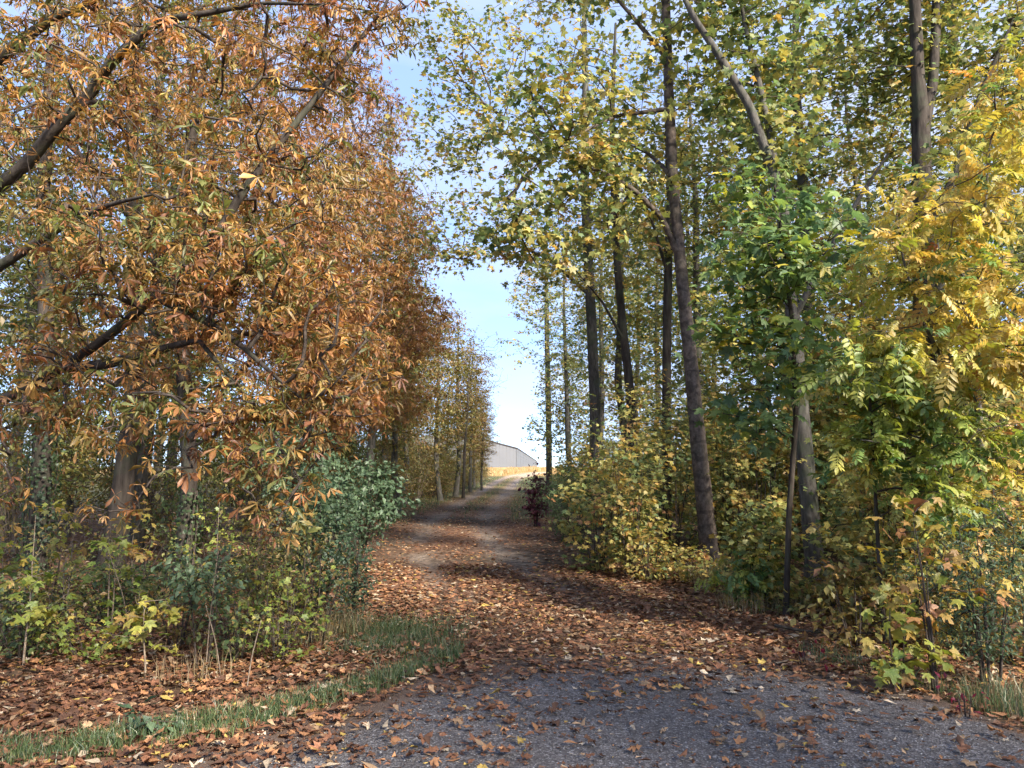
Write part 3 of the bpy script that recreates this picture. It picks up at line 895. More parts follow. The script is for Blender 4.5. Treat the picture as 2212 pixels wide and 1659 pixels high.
tg = [pblob(rng, 150, 330, 6.9, 330, 330, 1.1, 150), pblob(rng, 420, 160, 6.6, 380, 190, 0.9, 130), pblob(rng, 760, 110, 6.3, 130, 160, 0.6, 50),
      pblob(rng, 880, 40, 6.1, 70, 60, 0.3, 9), pblob(rng, 560, 420, 6.1, 280, 200, 0.8, 115), pblob(rng, 340, 560, 5.6, 330, 90, 0.6, 120), pblob(rng, 130, 470, 5.9, 130, 60, 0.4, 24), pblob(rng, 770, 800, 5.8, 120, 120, 0.5, 40), pblob(rng, 480, 860, 5.7, 160, 70, 0.4, 30),
      pblob(rng, 620, 640, 5.9, 220, 130, 0.7, 100), pblob(rng, 200, 760, 6.2, 260, 160, 0.7, 85), pblob(rng, 700, 880, 5.8, 150, 110, 0.5, 60),
      pblob(rng, 560, 1010, 5.6, 110, 90, 0.4, 18), pblob(rng, 590, 1130, 5.5, 50, 45, 0.25, 7), pblob(rng, 60, 930, 5.9, 130, 110, 0.5, 26),
      pblob(rng, 350, 930, 5.9, 170, 90, 0.5, 36), pblob(rng, 240, 1090, 5.6, 60, 40, 0.2, 4), pblob(rng, 20, 1080, 5.6, 40, 50, 0.2, 4),
      pblob(rng, 330, -60, 6.9, 420, 110, 0.9, 120), pblob(rng, 760, -40, 6.6, 200, 80, 0.6, 45), pblob(rng, 60, 60, 7.6, 260, 130, 0.8, 60),
      blob(rng, ca_foot + [-1.5, 0.5, 6.5], (3.0, 2.5, 3.5), 160), blob(rng, ca_foot + [1.8, -0.6, 8.2], (2.8, 2.2, 2.0), 120)]
build_tree('horse_chestnut_tree', 'nearest horse chestnut at left edge, thick dark boughs and large rusty orange leaves', 'tree',
           ca_trunk, [.26, .23, .20, .14, .05], limbs, np.concatenate(tg), 12, 'chestnut', 0.105, P_CHEST, m=4.8, spread=0.075, t0=0.42, tc=0.34, tl=0.2, along=0.42,
           seg=0.22, droop=0.22, singles=300, alpha=0.22, rt=0.0042, rmax=0.03, shade=0.3)


def rise(px0, Y0, *pts):
    """Trunk line: foot under px0 at depth Y0 and then the given picture points at that depth."""
    return np.concatenate([[foot(px0, Y0)], line(*pts)])


# chestnuts and other trunks standing behind it in the wood
rng = np.random.default_rng(21)
build_tree('horse_chestnut_tree', 'leaning ridged trunk of a horse chestnut behind the low left bough', 'tree',
           rise(240, 12.6, (262, 1080, 12.6), (285, 900, 12.6), (295, 700, 12.6), (292, 450, 12.6), (285, 250, 12.6), (300, 0, 12.5)), [.20, .17, .145, .13, .115, .10, .06],
           [(line((290, 620, 12.6), (360, 540, 12.2), (470, 470, 11.8), (600, 400, 11.4)), [.09, .07, .05, .02]), (line((292, 480, 12.6), (200, 360, 12.4), (90, 260, 12.0)), [.08, .06, .02])],
           np.concatenate([pblob(rng, 320, 330, 11.8, 360, 330, 1.6, 330), pblob(rng, 330, -20, 12.2, 420, 190, 1.6, 260), pblob(rng, 640, 480, 11.0, 260, 260, 1.3, 210), pblob(rng, 380, 720, 11.2, 260, 150, 1.0, 90)]),
           22, 'chestnut_far', 0.115, P_CHEST, m=8.5, spread=0.13, along=0.5, t0=0.45, tc=0.25, seg=0.3, droop=0.5, rmax=0.04)
build_tree('horse_chestnut_tree', 'dark straight chestnut trunk with ivy at its foot, right of the leaning one', 'tree',
           rise(398, 11.4, (405, 1100, 11.4), (410, 1000, 11.4), (400, 850, 11.5), (385, 650, 11.6), (400, 400, 11.6), (440, 150, 11.6)), [.135, .12, .115, .11, .10, .08, .04],
           [(line((405, 960, 11.4), (470, 860, 11.0), (560, 760, 10.6), (680, 700, 10.2)), [.05, .04, .03, .012])],
           np.concatenate([pblob(rng, 560, 620, 10.6, 230, 220, 1.0, 190), pblob(rng, 720, 740, 10.4, 170, 140, 0.9, 140), pblob(rng, 480, 270, 11.2, 250, 240, 1.2, 150), pblob(rng, 620, 40, 11.4, 250, 170, 1.2, 130)]),
           23, 'chestnut_far', 0.115, P_CHEST, m=8.5, spread=0.13, along=0.5, t0=0.55, tc=0.22, seg=0.3, droop=0.5, rmax=0.03)
build_tree('ash_tree', 'upright trunk wrapped in dark ivy at the far left of the wood', 'tree',
           rise(82, 11.9, (88, 1080, 11.9), (95, 900, 12), (100, 650, 12), (95, 400, 12), (110, 100, 12)), [.15, .14, .13, .12, .10, .06],
           [], np.concatenate([pblob(rng, 80, 300, 12.2, 260, 330, 1.4, 200), pblob(rng, 60, 700, 12.5, 200, 150, 1.0, 60)]),
           24, 'ovate_far', 0.10, P_OLIVE, m=9, spread=0.2, t0=0.25, bark=M_BARK, rmax=0.03)
# three chestnuts further along the path
for i, (px, Y, dpx) in enumerate([(700, 15.5, 120), (790, 21.0, 90), (830, 28.0, 70)]):
    k = Y / F; f = foot(px - 90, Y)
    top = [f, f + [0.05, 0, 2.0], f + [0.2, 0, 4.5], f + [0.1, 0.1, 8.0]]
    s = 11.0 / Y
    c = [at(px + 20, 500, Y), at(px + 60, 690, Y - 0.5), at(px - 60, 260, Y), at(px + 40, 860, Y - 0.6)]
    tg = np.concatenate([blob(rng, c[0], (2.0, 1.9, 2.0), 230), blob(rng, c[1], (1.7, 1.5, 1.3), 170), blob(rng, c[2], (2.2, 2.0, 2.2), 190), blob(rng, c[3], (1.4, 1.2, 0.8), 60)])
    build_tree('horse_chestnut_tree', ['russet horse chestnut just behind the dark green oak bush, left of the path', 'second russet horse chestnut back along the left side of the path', 'farthest reddish brown horse chestnut along the left side of the path'][i], 'tree',
               top, [.2, .17, .14, .05], [], tg, 30 + i, 'chestnut_tiny', 0.11, P_CHEST_BROWN, m=8.5, spread=0.2, t0=0.45, tc=0.22, seg=0.35, droop=0.5, rmax=0.05,
               group=None)

# ------------------------------------------------------------------ right: the trunks that stand clear
rng = np.random.default_rng(41)
MAP = dict(leaf='maple_far', size=0.14, P=P_MAPLE_YELLOW, m=9, spread=0.12, seg=0.4, rmax=0.05, along=0.75, droop=0.5)
build_tree('leaning_maple_tree', 'tall leaning trunk with dark ring scars on its lower bark, right of the path', 'tree',
           rise(1535, 12.8, (1525, 1120, 12.8), (1508, 950, 12.8), (1490, 760, 12.8), (1472, 590, 12.8), (1456, 420, 12.8), (1446, 220, 12.8), (1438, 0, 12.8), (1430, -250, 12.8), (1425, -500, 12.8)),
           [.15, .14, .128, .112, .10, .092, .084, .076, .06, .03],
           [(line((1468, 560, 12.8), (1430, 470, 12.6), (1370, 410, 12.4), (1300, 370, 12.2), (1250, 360, 12)), [.055, .05, .04, .03, .015]),
            (line((1446, 235, 12.8), (1330, 250, 12.3), (1230, 300, 11.9), (1130, 380, 11.6)), [.04, .03, .02, .01]),
            (line((1450, 380, 12.8), (1400, 330, 13.2), (1330, 300, 13.4)), [.05, .03, .012]),
            (line((1444, 130, 12.8), (1370, 40, 12.6), (1300, -40, 12.4)), [.05, .035, .02])],
           np.concatenate([pblob(rng, 1230, 250, 12.2, 210, 200, 1.6, 200), pblob(rng, 1420, -150, 12.8, 360, 260, 2.4, 260), pblob(rng, 1180, 480, 12.2, 180, 110, 1.0, 80), pblob(rng, 1330, 400, 12.6, 150, 90, 1.0, 36)]),
           42, t0=0.27, tc=0.2, bark=M_BARK_RING, rings=0.045, **MAP)
build_tree('maple_tree', 'grey brown trunk curving up to the left, second from the ringed trunk', 'tree',
           rise(1760, 11.2, (1752, 1130, 11.2), (1740, 1000, 11.2), (1728, 860, 11.2), (1714, 700, 11.2), (1702, 560, 11.2), (1690, 450, 11.2), (1676, 390, 11.2), (1655, 330, 11.2), (1620, 230, 11.2), (1560, 130, 11.2), (1500, 40, 11.2), (1450, -60, 11.2)),
           [.135, .13, .122, .115, .105, .10, .095, .085, .075, .068, .06, .05, .02],
           [(line((1690, 450, 11.2), (1665, 300, 11.5), (1640, 180, 11.7), (1610, 60, 11.9), (1590, -60, 12)), [.06, .05, .045, .035, .02]),
            (line((1714, 690, 11.2), (1780, 560, 10.8), (1860, 420, 10.5), (1920, 330, 10.2)), [.05, .04, .03, .012])],
           np.concatenate([pblob(rng, 1600, 120, 12.3, 230, 200, 1.1, 190), pblob(rng, 1680, 330, 11.8, 180, 140, 0.8, 90), pblob(rng, 1560, -200, 11.5, 320, 220, 2.0, 200)]),
           43, t0=0.16, tc=0.18, bark=M_BARK_GREY, **MAP)
build_tree('maple_tree', 'slim grey trunk rising from the shrubs, nearest the path on the right', 'tree',
           rise(1292, 21, (1288, 1000, 21), (1284, 850, 21), (1278, 700, 21), (1270, 550, 21), (1263, 380, 21), (1265, 220, 21), (1262, 40, 21), (1262, -120, 21)), [.16, .15, .145, .14, .135, .125, .10, .07, .03],
           [(line((1276, 640, 21), (1190, 560, 20.6), (1090, 520, 20.2), (1000, 560, 20)), [.06, .045, .03, .012]), (line((1268, 480, 21), (1340, 420, 21.5), (1400, 330, 21.8)), [.05, .035, .012]),
            (line((1264, 360, 21), (1180, 300, 20.6), (1100, 290, 20.2)), [.05, .03, .01])],
           np.concatenate([pblob(rng, 1150, 520, 20.4, 150, 120, 1.6, 150), pblob(rng, 1080, 330, 20.4, 170, 150, 1.8, 110), pblob(rng, 970, 260, 20.2, 110, 190, 1.2, 130), pblob(rng, 945, 60, 20.2, 70, 90, 1.0, 50), pblob(rng, 980, 500, 20.0, 95, 110, 1.2, 85), pblob(rng, 1050, 120, 20.2, 110, 130, 1.4, 70), pblob(rng, 1240, 90, 21, 250, 230, 2.2, 190), pblob(rng, 1330, 480, 21.5, 150, 90, 1.6, 50)]),
           44, t0=0.30, tc=0.22, bark=M_BARK_GREY, **MAP)
build_tree('maple_tree', 'thin leaning trunk between the slim grey trunk and the ringed trunk', 'tree',
           rise(1372, 19, (1366, 900, 19), (1356, 800, 19), (1345, 700, 19), (1334, 580, 19), (1326, 430, 19), (1322, 250, 19), (1330, 50, 19)), [.12, .115, .11, .10, .095, .085, .07, .03],
           [(line((1350, 740, 19), (1300, 650, 18.6), (1240, 580, 18.3)), [.04, .03, .01])],
           np.concatenate([pblob(rng, 1350, 320, 19, 190, 220, 1.8, 200), pblob(rng, 1230, 570, 18.4, 120, 60, 1.0, 34)]),
           45, t0=0.36, tc=0.2, **MAP)
build_tree('maple_tree', 'straight dark trunk just left of the ringed trunk, half hidden by yellow shrubs', 'tree',
           rise(1440, 18, (1440, 950, 18), (1440, 850, 18), (1441, 700, 18), (1444, 560, 18), (1448, 430, 18), (1440, 200, 18), (1440, 0, 18)), [.12, .115, .11, .105, .10, .09, .07, .03],
           [(line((1444, 600, 18), (1410, 480, 17.6), (1380, 420, 17.2)), [.04, .03, .01])],
           np.concatenate([pblob(rng, 1480, 300, 18, 210, 230, 1.8, 200), pblob(rng, 1400, 520, 17.6, 110, 80, 1.0, 30)]),
           46, t0=0.32, tc=0.22, **MAP)
build_tree('slender_maple_tree', 'lone slender trunk beside the sky gap above the dark purple shrub', 'tree',
           rise(1187, 47, (1186, 1000, 47), (1184, 850, 47), (1181, 700, 47), (1180, 560, 47), (1181, 450, 47)), [.2, .19, .17, .15, .11, .05],
           [], np.concatenate([pblob(rng, 1170, 640, 47, 80, 110, 2.0, 170), pblob(rng, 1215, 820, 46, 65, 110, 2.0, 150), pblob(rng, 1160, 930, 46, 35, 55, 1.0, 40), pblob(rng, 1160, 470, 47, 120, 90, 2.2, 130), pblob(rng, 1115, 700, 46.5, 45, 110, 1.5, 40)]),
           47, t0=0.35, tc=0.25, bark=M_BARK_GREY, **{**MAP, 'size': 0.17})
build_tree('maple_tree', 'thick dark trunk forking in two near the top right corner', 'tree',
           rise(2010, 13, (2005, 1100, 13), (2000, 850, 13), (1995, 600, 13), (1992, 400, 13), (1990, 270, 13), (1982, 150, 13), (1976, 0, 13), (1970, -200, 13), (1960, -420, 13)), [.22, .2, .185, .17, .16, .155, .11, .10, .08, .03],
           [(line((1992, 290, 13), (2015, 180, 13.1), (2022, 60, 13.2), (2020, -120, 13.3)), [.11, .09, .08, .04]), (line((1995, 520, 13), (2060, 380, 13), (2120, 200, 13), (2190, 40, 13)), [.07, .06, .05, .02])],
           np.concatenate([pblob(rng, 2100, 80, 14.2, 240, 200, 1.2, 190), pblob(rng, 1860, 100, 14.0, 200, 180, 1.2, 140), pblob(rng, 1980, -250, 13, 360, 260, 2.4, 220)]),
           48, t0=0.2, tc=0.2, **MAP)
# young trees close by on the right
build_tree('maple_sapling', 'young maple with dark green leaves hanging over the curving trunk', 'tree',
           rise(1690, 9.0, (1705, 1100, 9.0), (1720, 900, 8.9), (1712, 700, 8.8), (1690, 520, 8.7), (1670, 380, 8.6)), [.035, .033, .03, .025, .018, .008],
           [], np.concatenate([pblob(rng, 1640, 560, 8.6, 130, 90, 0.8, 90), pblob(rng, 1760, 520, 8.6, 160, 120, 0.8, 90), pblob(rng, 1600, 690, 8.8, 110, 60, 0.6, 45), pblob(rng, 1690, 760, 8.6, 150, 100, 0.7, 75), pblob(rng, 1640, 890, 8.6, 110, 70, 0.6, 40), pblob(rng, 1640, 420, 8.6, 120, 70, 0.6, 40)]),
           49, 'maple', 0.14, P_MAPLE_GREEN, m=4, spread=0.12, t0=0.42, tc=0.2, seg=0.25, rmax=0.015, rt=0.0025, singles=300, droop=0.5, flare=0.1)
build_tree('rowan_tree', 'young rowan with golden feathery leaves filling the right edge', 'tree',
           rise(2135, 7.6, (2130, 1150, 7.6), (2118, 950, 7.6), (2108, 800, 7.6), (2112, 650, 7.5), (2125, 480, 7.3), (2140, 300, 7.2)), [.045, .042, .038, .033, .027, .018, .006],
           [(line((2118, 950, 7.6), (2060, 820, 7.2), (1990, 690, 6.9), (1950, 560, 6.8), (1930, 420, 6.8)), [.02, .018, .014, .01, .005]),
            (line((2125, 1080, 7.6), (2020, 1010, 7.3), (1930, 960, 7.0), (1860, 950, 6.8)), [.022, .018, .013, .006])],
           np.concatenate([pblob(rng, 1975, 520, 6.8, 150, 150, 0.8, 80), pblob(rng, 2120, 420, 6.8, 130, 200, 0.8, 80), pblob(rng, 2180, 700, 6.6, 110, 160, 0.7, 60), pblob(rng, 2010, 740, 6.8, 160, 110, 0.7, 60), pblob(rng, 2160, 180, 7.0, 100, 120, 0.6, 26)]),
           50, 'pinnate', 0.205, P_ROWAN, m=2.7, spread=0.1, t0=0.46, tc=0.14, tl=0.1, seg=0.25, rmax=0.012, rt=0.0022, singles=300, droop=0.45, bark=M_BARK_GREY, flare=0.1)
build_tree('rowan_sapling', 'green rowan sapling with feathery leaves in front of the thick forked trunk', 'tree',
           rise(1900, 7.4, (1895, 1150, 7.4), (1888, 1000, 7.3), (1878, 850, 7.2), (1885, 720, 7.2)), [.02, .018, .016, .012, .005],
           [], np.concatenate([pblob(rng, 1890, 790, 7.0, 120, 100, 0.7, 50), pblob(rng, 1985, 900, 6.9, 130, 110, 0.7, 55), pblob(rng, 1900, 970, 7.0, 90, 80, 0.6, 28), pblob(rng, 2050, 1060, 6.8, 120, 70, 0.5, 30), pblob(rng, 2150, 950, 6.6, 80, 90, 0.4, 22)]),
           51, 'pinnate', 0.23, P_ROWAN, m=2.8, spread=0.1, t0=0.2, tc=0.12, tl=0.08, seg=0.25, rmax=0.01, rt=0.0022, droop=0.45, flare=0.1)

# ------------------------------------------------------------------ the wood behind: a few built trees, then copies of them
def wild_tree(name, seed, H, clear, rad, nt, leaf, size, P, m, t0, tc=0.2, bark=None, r0=0.16, lean=0.3, spread=0.17, **kw):
    rg = np.random.default_rng(seed)
    zz = np.linspace(0, H, 7); wx = np.cumsum(rg.normal(0, lean / 3, 7)); wy = np.cumsum(rg.normal(0, lean / 3, 7)); wx[0] = wy[0] = 0
    tr = np.stack([wx, wy, zz], 1); rr = r0 * np.interp(zz / H, [0, 0.6, 1], [1, 0.6, 0.1])
    cz = (H + clear) / 2; top = tr[-1]
    tg = blob(rg, (top[0] * .5, top[1] * .5, cz), (rad, rad, (H - clear) / 2 * 1.05), nt, 0.15)
    ax = np.stack([np.interp(tg[:, 2], zz, wx), np.interp(tg[:, 2], zz, wy)], 1)
    # uneven outline
    a = np.arctan2(tg[:, 1] - ax[:, 1], tg[:, 0] - ax[:, 0])
    f = 0.65 + 0.6 * vnoise(a * 1.3 + seed, tg[:, 2] * 0.6, seed)
    tg[:, :2] = ax + (tg[:, :2] - ax) * f[:, None]
    return build_tree(name, '', 'tree', tr, rr, [], tg, seed + 1, leaf, size, P, m=m, spread=spread, t0=t0, tc=tc, bark=bark or M_BARK_GREY, seg=0.45, rmax=0.06, loc=(0, 0, 0), sides=10, **kw)


maples = [wild_tree('maple_tree', 60 + i, h, c, r, 430, 'maple_far', 0.14, P_MAPLE_YELLOW, 11, t, along=0.6) for i, (h, c, r, t) in enumerate([(15, 4.5, 2.6, 0.22), (14, 3.5, 2.3, 0.36), (16, 5.5, 2.8, 0.14)])]
oaks = [wild_tree('oak_tree', 70 + i, h, c, r, 380, 'ovate_far', 0.105, P_OLIVE, 22, t, along=0.6, r0=0.13) for i, (h, c, r, t) in enumerate([(11, 2.0, 1.8, 0.55), (9.5, 1.4, 1.6, 0.35)])]
limes = [wild_tree('lime_tree', 80 + i, 14, 3.0, 2.6, 430, 'ovate_far', 0.11, P_LIME_TREE, 20, 0.25 + 0.2 * i, along=0.6, r0=0.15) for i in range(2)]
youngs = [wild_tree('young_maple_tree', 85 + i, h, 0.5, 1.6, 300, 'maple_far', 0.13, P_MAPLE_YELLOW, 9, t, along=0.4, r0=0.05) for i, (h, t) in enumerate([(6.5, 0.28), (5.5, 0.42)])]
elms = [wild_tree('young_elm_tree', 90 + i, h, 0.4, 1.6, 280, 'ovate_far', 0.085, P_LIME_TREE, 13, t, along=0.4, r0=0.05, twig=M_TWIG) for i, (h, t) in enumerate([(5.5, 0.35), (4.5, 0.6)])]


class Placer:
    def __init__(self, protos): self.protos, self.n = protos, 0

    def put(self, x, y, label, group, s=1.0, dz=-0.08, which=None):
        k = self.n if which is None else which
        src = self.protos[k % len(self.protos)]
        rz = R0.uniform(0, 6.28)
        loc = (x, y, float(gz(x, y)) + dz)
        self.n += 1
        if not src['label']:
            src['label'] = label; src['group'] = group
            src.location = loc; src.rotation_euler = (0, 0, rz); src.scale = (s, s, s)
            return src
        return copy_thing(src, loc, rz, s, label, group, (R0.normal(0, 0.02), R0.normal(0, 0.02)))


pm, po, pl, py_, pe = Placer(maples), Placer(oaks), Placer(limes), Placer(youngs), Placer(elms)
# right wood
G1 = 'maples in the depth of the wood right of the path'
L1 = 'maple with yellowing leaves in the depth of the wood right of the path'
for x, y in [(6.3, 16.5), (8.6, 14.5), (11.2, 17), (5.6, 21.5), (7.9, 21), (10.5, 22), (13.8, 20.5), (3.6, 25.5), (6.2, 27), (9.4, 28), (13, 27), (17, 25), (3.4, 32), (6, 34.5), (9.6, 36), (14, 34), (19, 33), (3.2, 39), (6.6, 42), (11, 45), (17, 43), (23, 40), (4.6, 51), (9, 54)]:
    pm.put(x + R0.normal(0, .3), y, L1, G1, R0.uniform(0.85, 1.1))
# left wood
G2 = 'green trees in the depth of the wood left of the path'
L2 = 'green leaved lime in the depth of the wood left of the path'
for x, y in [(-7.2, 15), (-10.8, 16.5), (-9, 20), (-13.5, 20), (-12.5, 13.2), (-15.5, 17.5), (-18, 21), (-6.5, 24), (-11.5, 25), (-16, 26), (-8, 31), (-13, 33), (-19, 32)]:
    pl.put(x + R0.normal(0, .4), y, L2, G2, R0.uniform(0.8, 1.05))
pl.put(-4.9, 26.0, 'tall green tree rising behind the russet chestnuts beside the sky gap', 'tall tree by the gap', 1.0)
pl.put(-5.6, 34.0, 'farther green tree showing its top behind the russet chestnuts', 'tree behind the chestnuts', 1.1)
for x, y in [(-6.2, 14.2), (-8.6, 14.0), (-11, 14.4), (-13.4, 16), (-7.4, 17.4), (-10, 18.4), (-5.8, 19.4), (-12.4, 21.6), (-16, 22), (-7.6, 22.4), (-6, 27.5), (-9.8, 27.8), (-14, 28.6), (-19, 27), (-6.4, 35), (-10.5, 36), (-15, 38), (-21, 37), (-6.5, 45), (-12, 52), (-8, 64), (-13, 62), (-18, 50), (-25, 45)]:
    pe.put(x + R0.normal(0, .4), y, 'young elm leafy to the ground inside the left wood', 'young elms in the left wood', R0.uniform(0.8, 1.15))
for x, y in [(5.0, 15.2), (6.6, 14.4), (8.0, 17.4), (10.2, 15.8), (5.6, 24.6), (7.2, 23.6), (11.5, 23), (5.4, 32), (9, 34), (13, 31), (3.0, 42), (5.2, 45), (8.4, 48), (13, 41), (18, 38), (9.4, 11.8), (11.5, 13.2), (5.4, 12.9), (7.2, 11.8)]:
    py_.put(x + R0.normal(0, .3), y, 'young maple leafy to the ground inside the right wood', 'young maples in the right wood', R0.uniform(0.8, 1.2))
L3 = 'slender tree with sparse brown leaves at the far end of the left wood'
G3 = 'brown leaved trees at the far left of the path'
for x, y, s in [(-4.6, 33, .95), (-3.5, 38, 1.05), (-5.8, 42, 1.15), (-3.1, 42.5, 1.1), (-2.6, 48, .9), (-2.7, 55, .85), (-2.4, 60, .6), (-3.3, 66, .62), (-2.0, 51, .6), (-4.4, 30, 1.05), (-6.6, 50, .95), (-4.9, 59, .8), (-9.5, 40, 1), (-10, 48, 1), (-14, 45, 1), (-8.6, 58, .9)]:
    po.put(x, y, L3, G3, s)
ft = foot(1000, 41)
rg_ = np.random.default_rng(95)
build_tree('bare_birch_tree', 'nearly bare fine twigged tree reaching into the sky gap from the left', 'tree', [ft, ft + [.05, 0, 2.5], ft + [.2, 0, 5], ft + [.35, 0, 8.5]], [.09, .075, .055, .015],
           [], np.concatenate([pblob(rg_, 1045, 800, 41, 65, 100, 1.5, 130), pblob(rg_, 1020, 930, 41, 50, 60, 1.2, 60)]), 96, 'ovate_far', 0.075, P_OLIVE, m=3.0, spread=0.15, t0=0.4, seg=0.35, rt=0.004, rmax=0.025)
# the trees along the road beside and behind the camera, which shade the road mouth
G4 = 'roadside maples beside and behind the camera'
L4 = 'roadside maple standing beside the camera outside the picture'
for x, y, s in [(7.4, -3.4, .85), (2.6, -3.4, .9), (11.5, -7.5, 1.0), (3.6, -8.6, .85), (15, -2.5, .9), (19, -8, 1.0), (-2.5, -9.5, .95), (13, 7, 1.0), (9.5, 4.4, .8), (-8, -9, .9), (18, 8, 1.05)]:
    pm.put(x, y, L4, G4, s)

# ------------------------------------------------------------------ shrubs
def shrub(name, label, loc, seed, rad, h, nt, leaf, size, P, m, t0, stems=6, tc=0.2, spread=0.06, twig=None, group=None, singles=0, low=0.12, category='shrub', droop=0.3, rt=0.0018, seg=0.18, lean=0.5, up=0.0, hollow=0.25):
    """Several stems from one foot with leafy twigs."""
    rg = np.random.default_rng(seed); loc = np.asarray(loc, float); twig = twig or M_TWIG
    rad = np.broadcast_to(np.asarray(rad, float), (2,))
    t = thing(name, label, category, tuple(loc), group)
    base = []
    for i in range(stems):
        a = rg.uniform(0, 6.28); q = rg.uniform(0.1, lean)
        e = np.array([math.cos(a) * q * rad[0], math.sin(a) * q * rad[1], h * rg.uniform(0.6, 0.92)])
        s0 = np.array([math.cos(a) * 0.1 * rad[0], math.sin(a) * 0.1 * rad[1], -0.03])
        P0 = np.array([s0, s0 * 0.7 + e * 0.3 + [0, 0, 0.1 * h], s0 * 0.3 + e * 0.7 + rg.normal(0, 0.03, 3), e])
        Q, r = resample(P0, [.006 + .004 * h, .005 + .003 * h, .005, .003], 0.12); base.append(Q[1:])
        b = MB(); b.tube(Q, r, 6); obj('stem', b.mesh('stem', twig), t)
    tg = blob(rg, (0, 0, h * (0.5 + low / 2)), (rad[0], rad[1], h * (0.5 - low / 2)), nt, hollow)
    a = np.arctan2(tg[:, 1], tg[:, 0]); tg[:, :2] *= (0.5 + 0.8 * vnoise(a * 1.5 + seed, tg[:, 2] * 2, seed))[:, None]; tg[:, 2] *= 0.75 + 0.5 * vnoise(a * 1.2 + seed, a * 0, seed + 3)
    Pn, par, cnt, tips, nb = grow(np.concatenate(base), tg, rg, seg=seg, alpha=0.25, down=0.5)
    obj('twigs', skeleton(MB(), Pn, par, cnt, nb, rt, 0.012, k=3).mesh('twigs', twig), t, kind='stuff')
    lv = Leaves(leaf)
    leaf_spray(lv, rg, Pn[tips], Pn[tips] - Pn[par[tips]], m, spread, size, P, t0, tc, 0.14, droop, along=0.22)
    lv.done(); sel = np.arange(len(lv.p))
    if singles:
        W = lv.p + loc; px, py, zc = project(W)
        near = np.where((px > -20) & (px < 2232) & (py < 1670))[0]; near = near[np.argsort(zc[near] / lv.s[near])][:singles]
        pick_leaves(t, lv, near, np.zeros(3), rg); sel = np.setdiff1d(sel, near)
    if len(sel): obj('foliage', lv.bake(rg, sel=sel).mesh('foliage', M_LEAF), t, kind='stuff')
    return t


def sp(px, Y, dz=-0.02): return foot(px, Y) + [0, 0, 0.06 + dz]


# left side of the mouth of the path
shrub('oak_bush', 'dark blue green oak bush leaning over the left side of the path', sp(770, 14.0), 201, (1.25, 1.1), 1.9, 420, 'ovate', 0.085, P_BLUE, 8, 0.35, 8, low=0.2, spread=0.09)
shrub('elder_bush', 'tall narrow green bush at the left corner of the path mouth', sp(700, 9.2), 202, (0.50, 0.5), 2.1, 330, 'ovate', 0.06, P_BLUE, 8, 0.45, 7, low=0.05, spread=0.08)
shrub('elder_bush', 'pale green leafy bush between the tall narrow bush and the chestnut sprays', sp(655, 10.5), 203, (0.55, 0.5), 2.5, 260, 'pinnate_far', 0.15, P_BLUE, 3, 0.5, 6, low=0.1, spread=0.09)
shrub('privet_bush', 'round grey green sapling with thin bare stem low on the left', sp(450, 6.6), 204, (0.42, 0.35), 1.05, 120, 'ovate', 0.05, P_BLUE, 5, 0.75, 3, low=0.45, spread=0.05)
shrub('rose_bush', 'low green bush with small leaves right of the grey green sapling', sp(575, 7.6), 205, (0.5, 0.4), 1.1, 170, 'ovate', 0.045, P_OLIVE, 6, 0.1, 6, low=0.2, spread=0.06)
shrub('bramble_bush', 'small green bush by the grass patch beside the path mouth', sp(760, 8.3), 206, (0.35, 0.3), 1.05, 170, 'ovate', 0.045, P_BLUE, 7, 0.3, 5, low=0.05, spread=0.06)
for i, (px, Y, h, t0, lab) in enumerate([(65, 6.5, 1.15, 0.25, 'thin pale sapling with drooping lime leaves near the left edge'), (250, 7.6, 1.2, 0.15, 'lime green leafed sapling in front of the leaning trunk'),
                                         (335, 6.3, 0.85, 0.35, 'low sapling with bright yellow green leaves above the fallen leaves'), (150, 8.5, 1.5, 0.55, 'sapling with yellow leaves in front of the ivy trunk'),
                                         (300, 9.5, 1.3, 0.7, 'sapling with amber leaves between the leaning trunk and the dark trunk'), (20, 8.6, 1.1, 0.2, 'leafy sapling at the left edge behind the pale stem')]):
    shrub('maple_seedling', lab, sp(px, Y), 220 + i, (0.34, 0.3), h * 0.85, 30, 'maple', 0.09, P_LIME, 2.2, t0, 1 + i % 2, low=0.35, spread=0.05, twig=M_TWIG_PALE, category='sapling', droop=0.5)
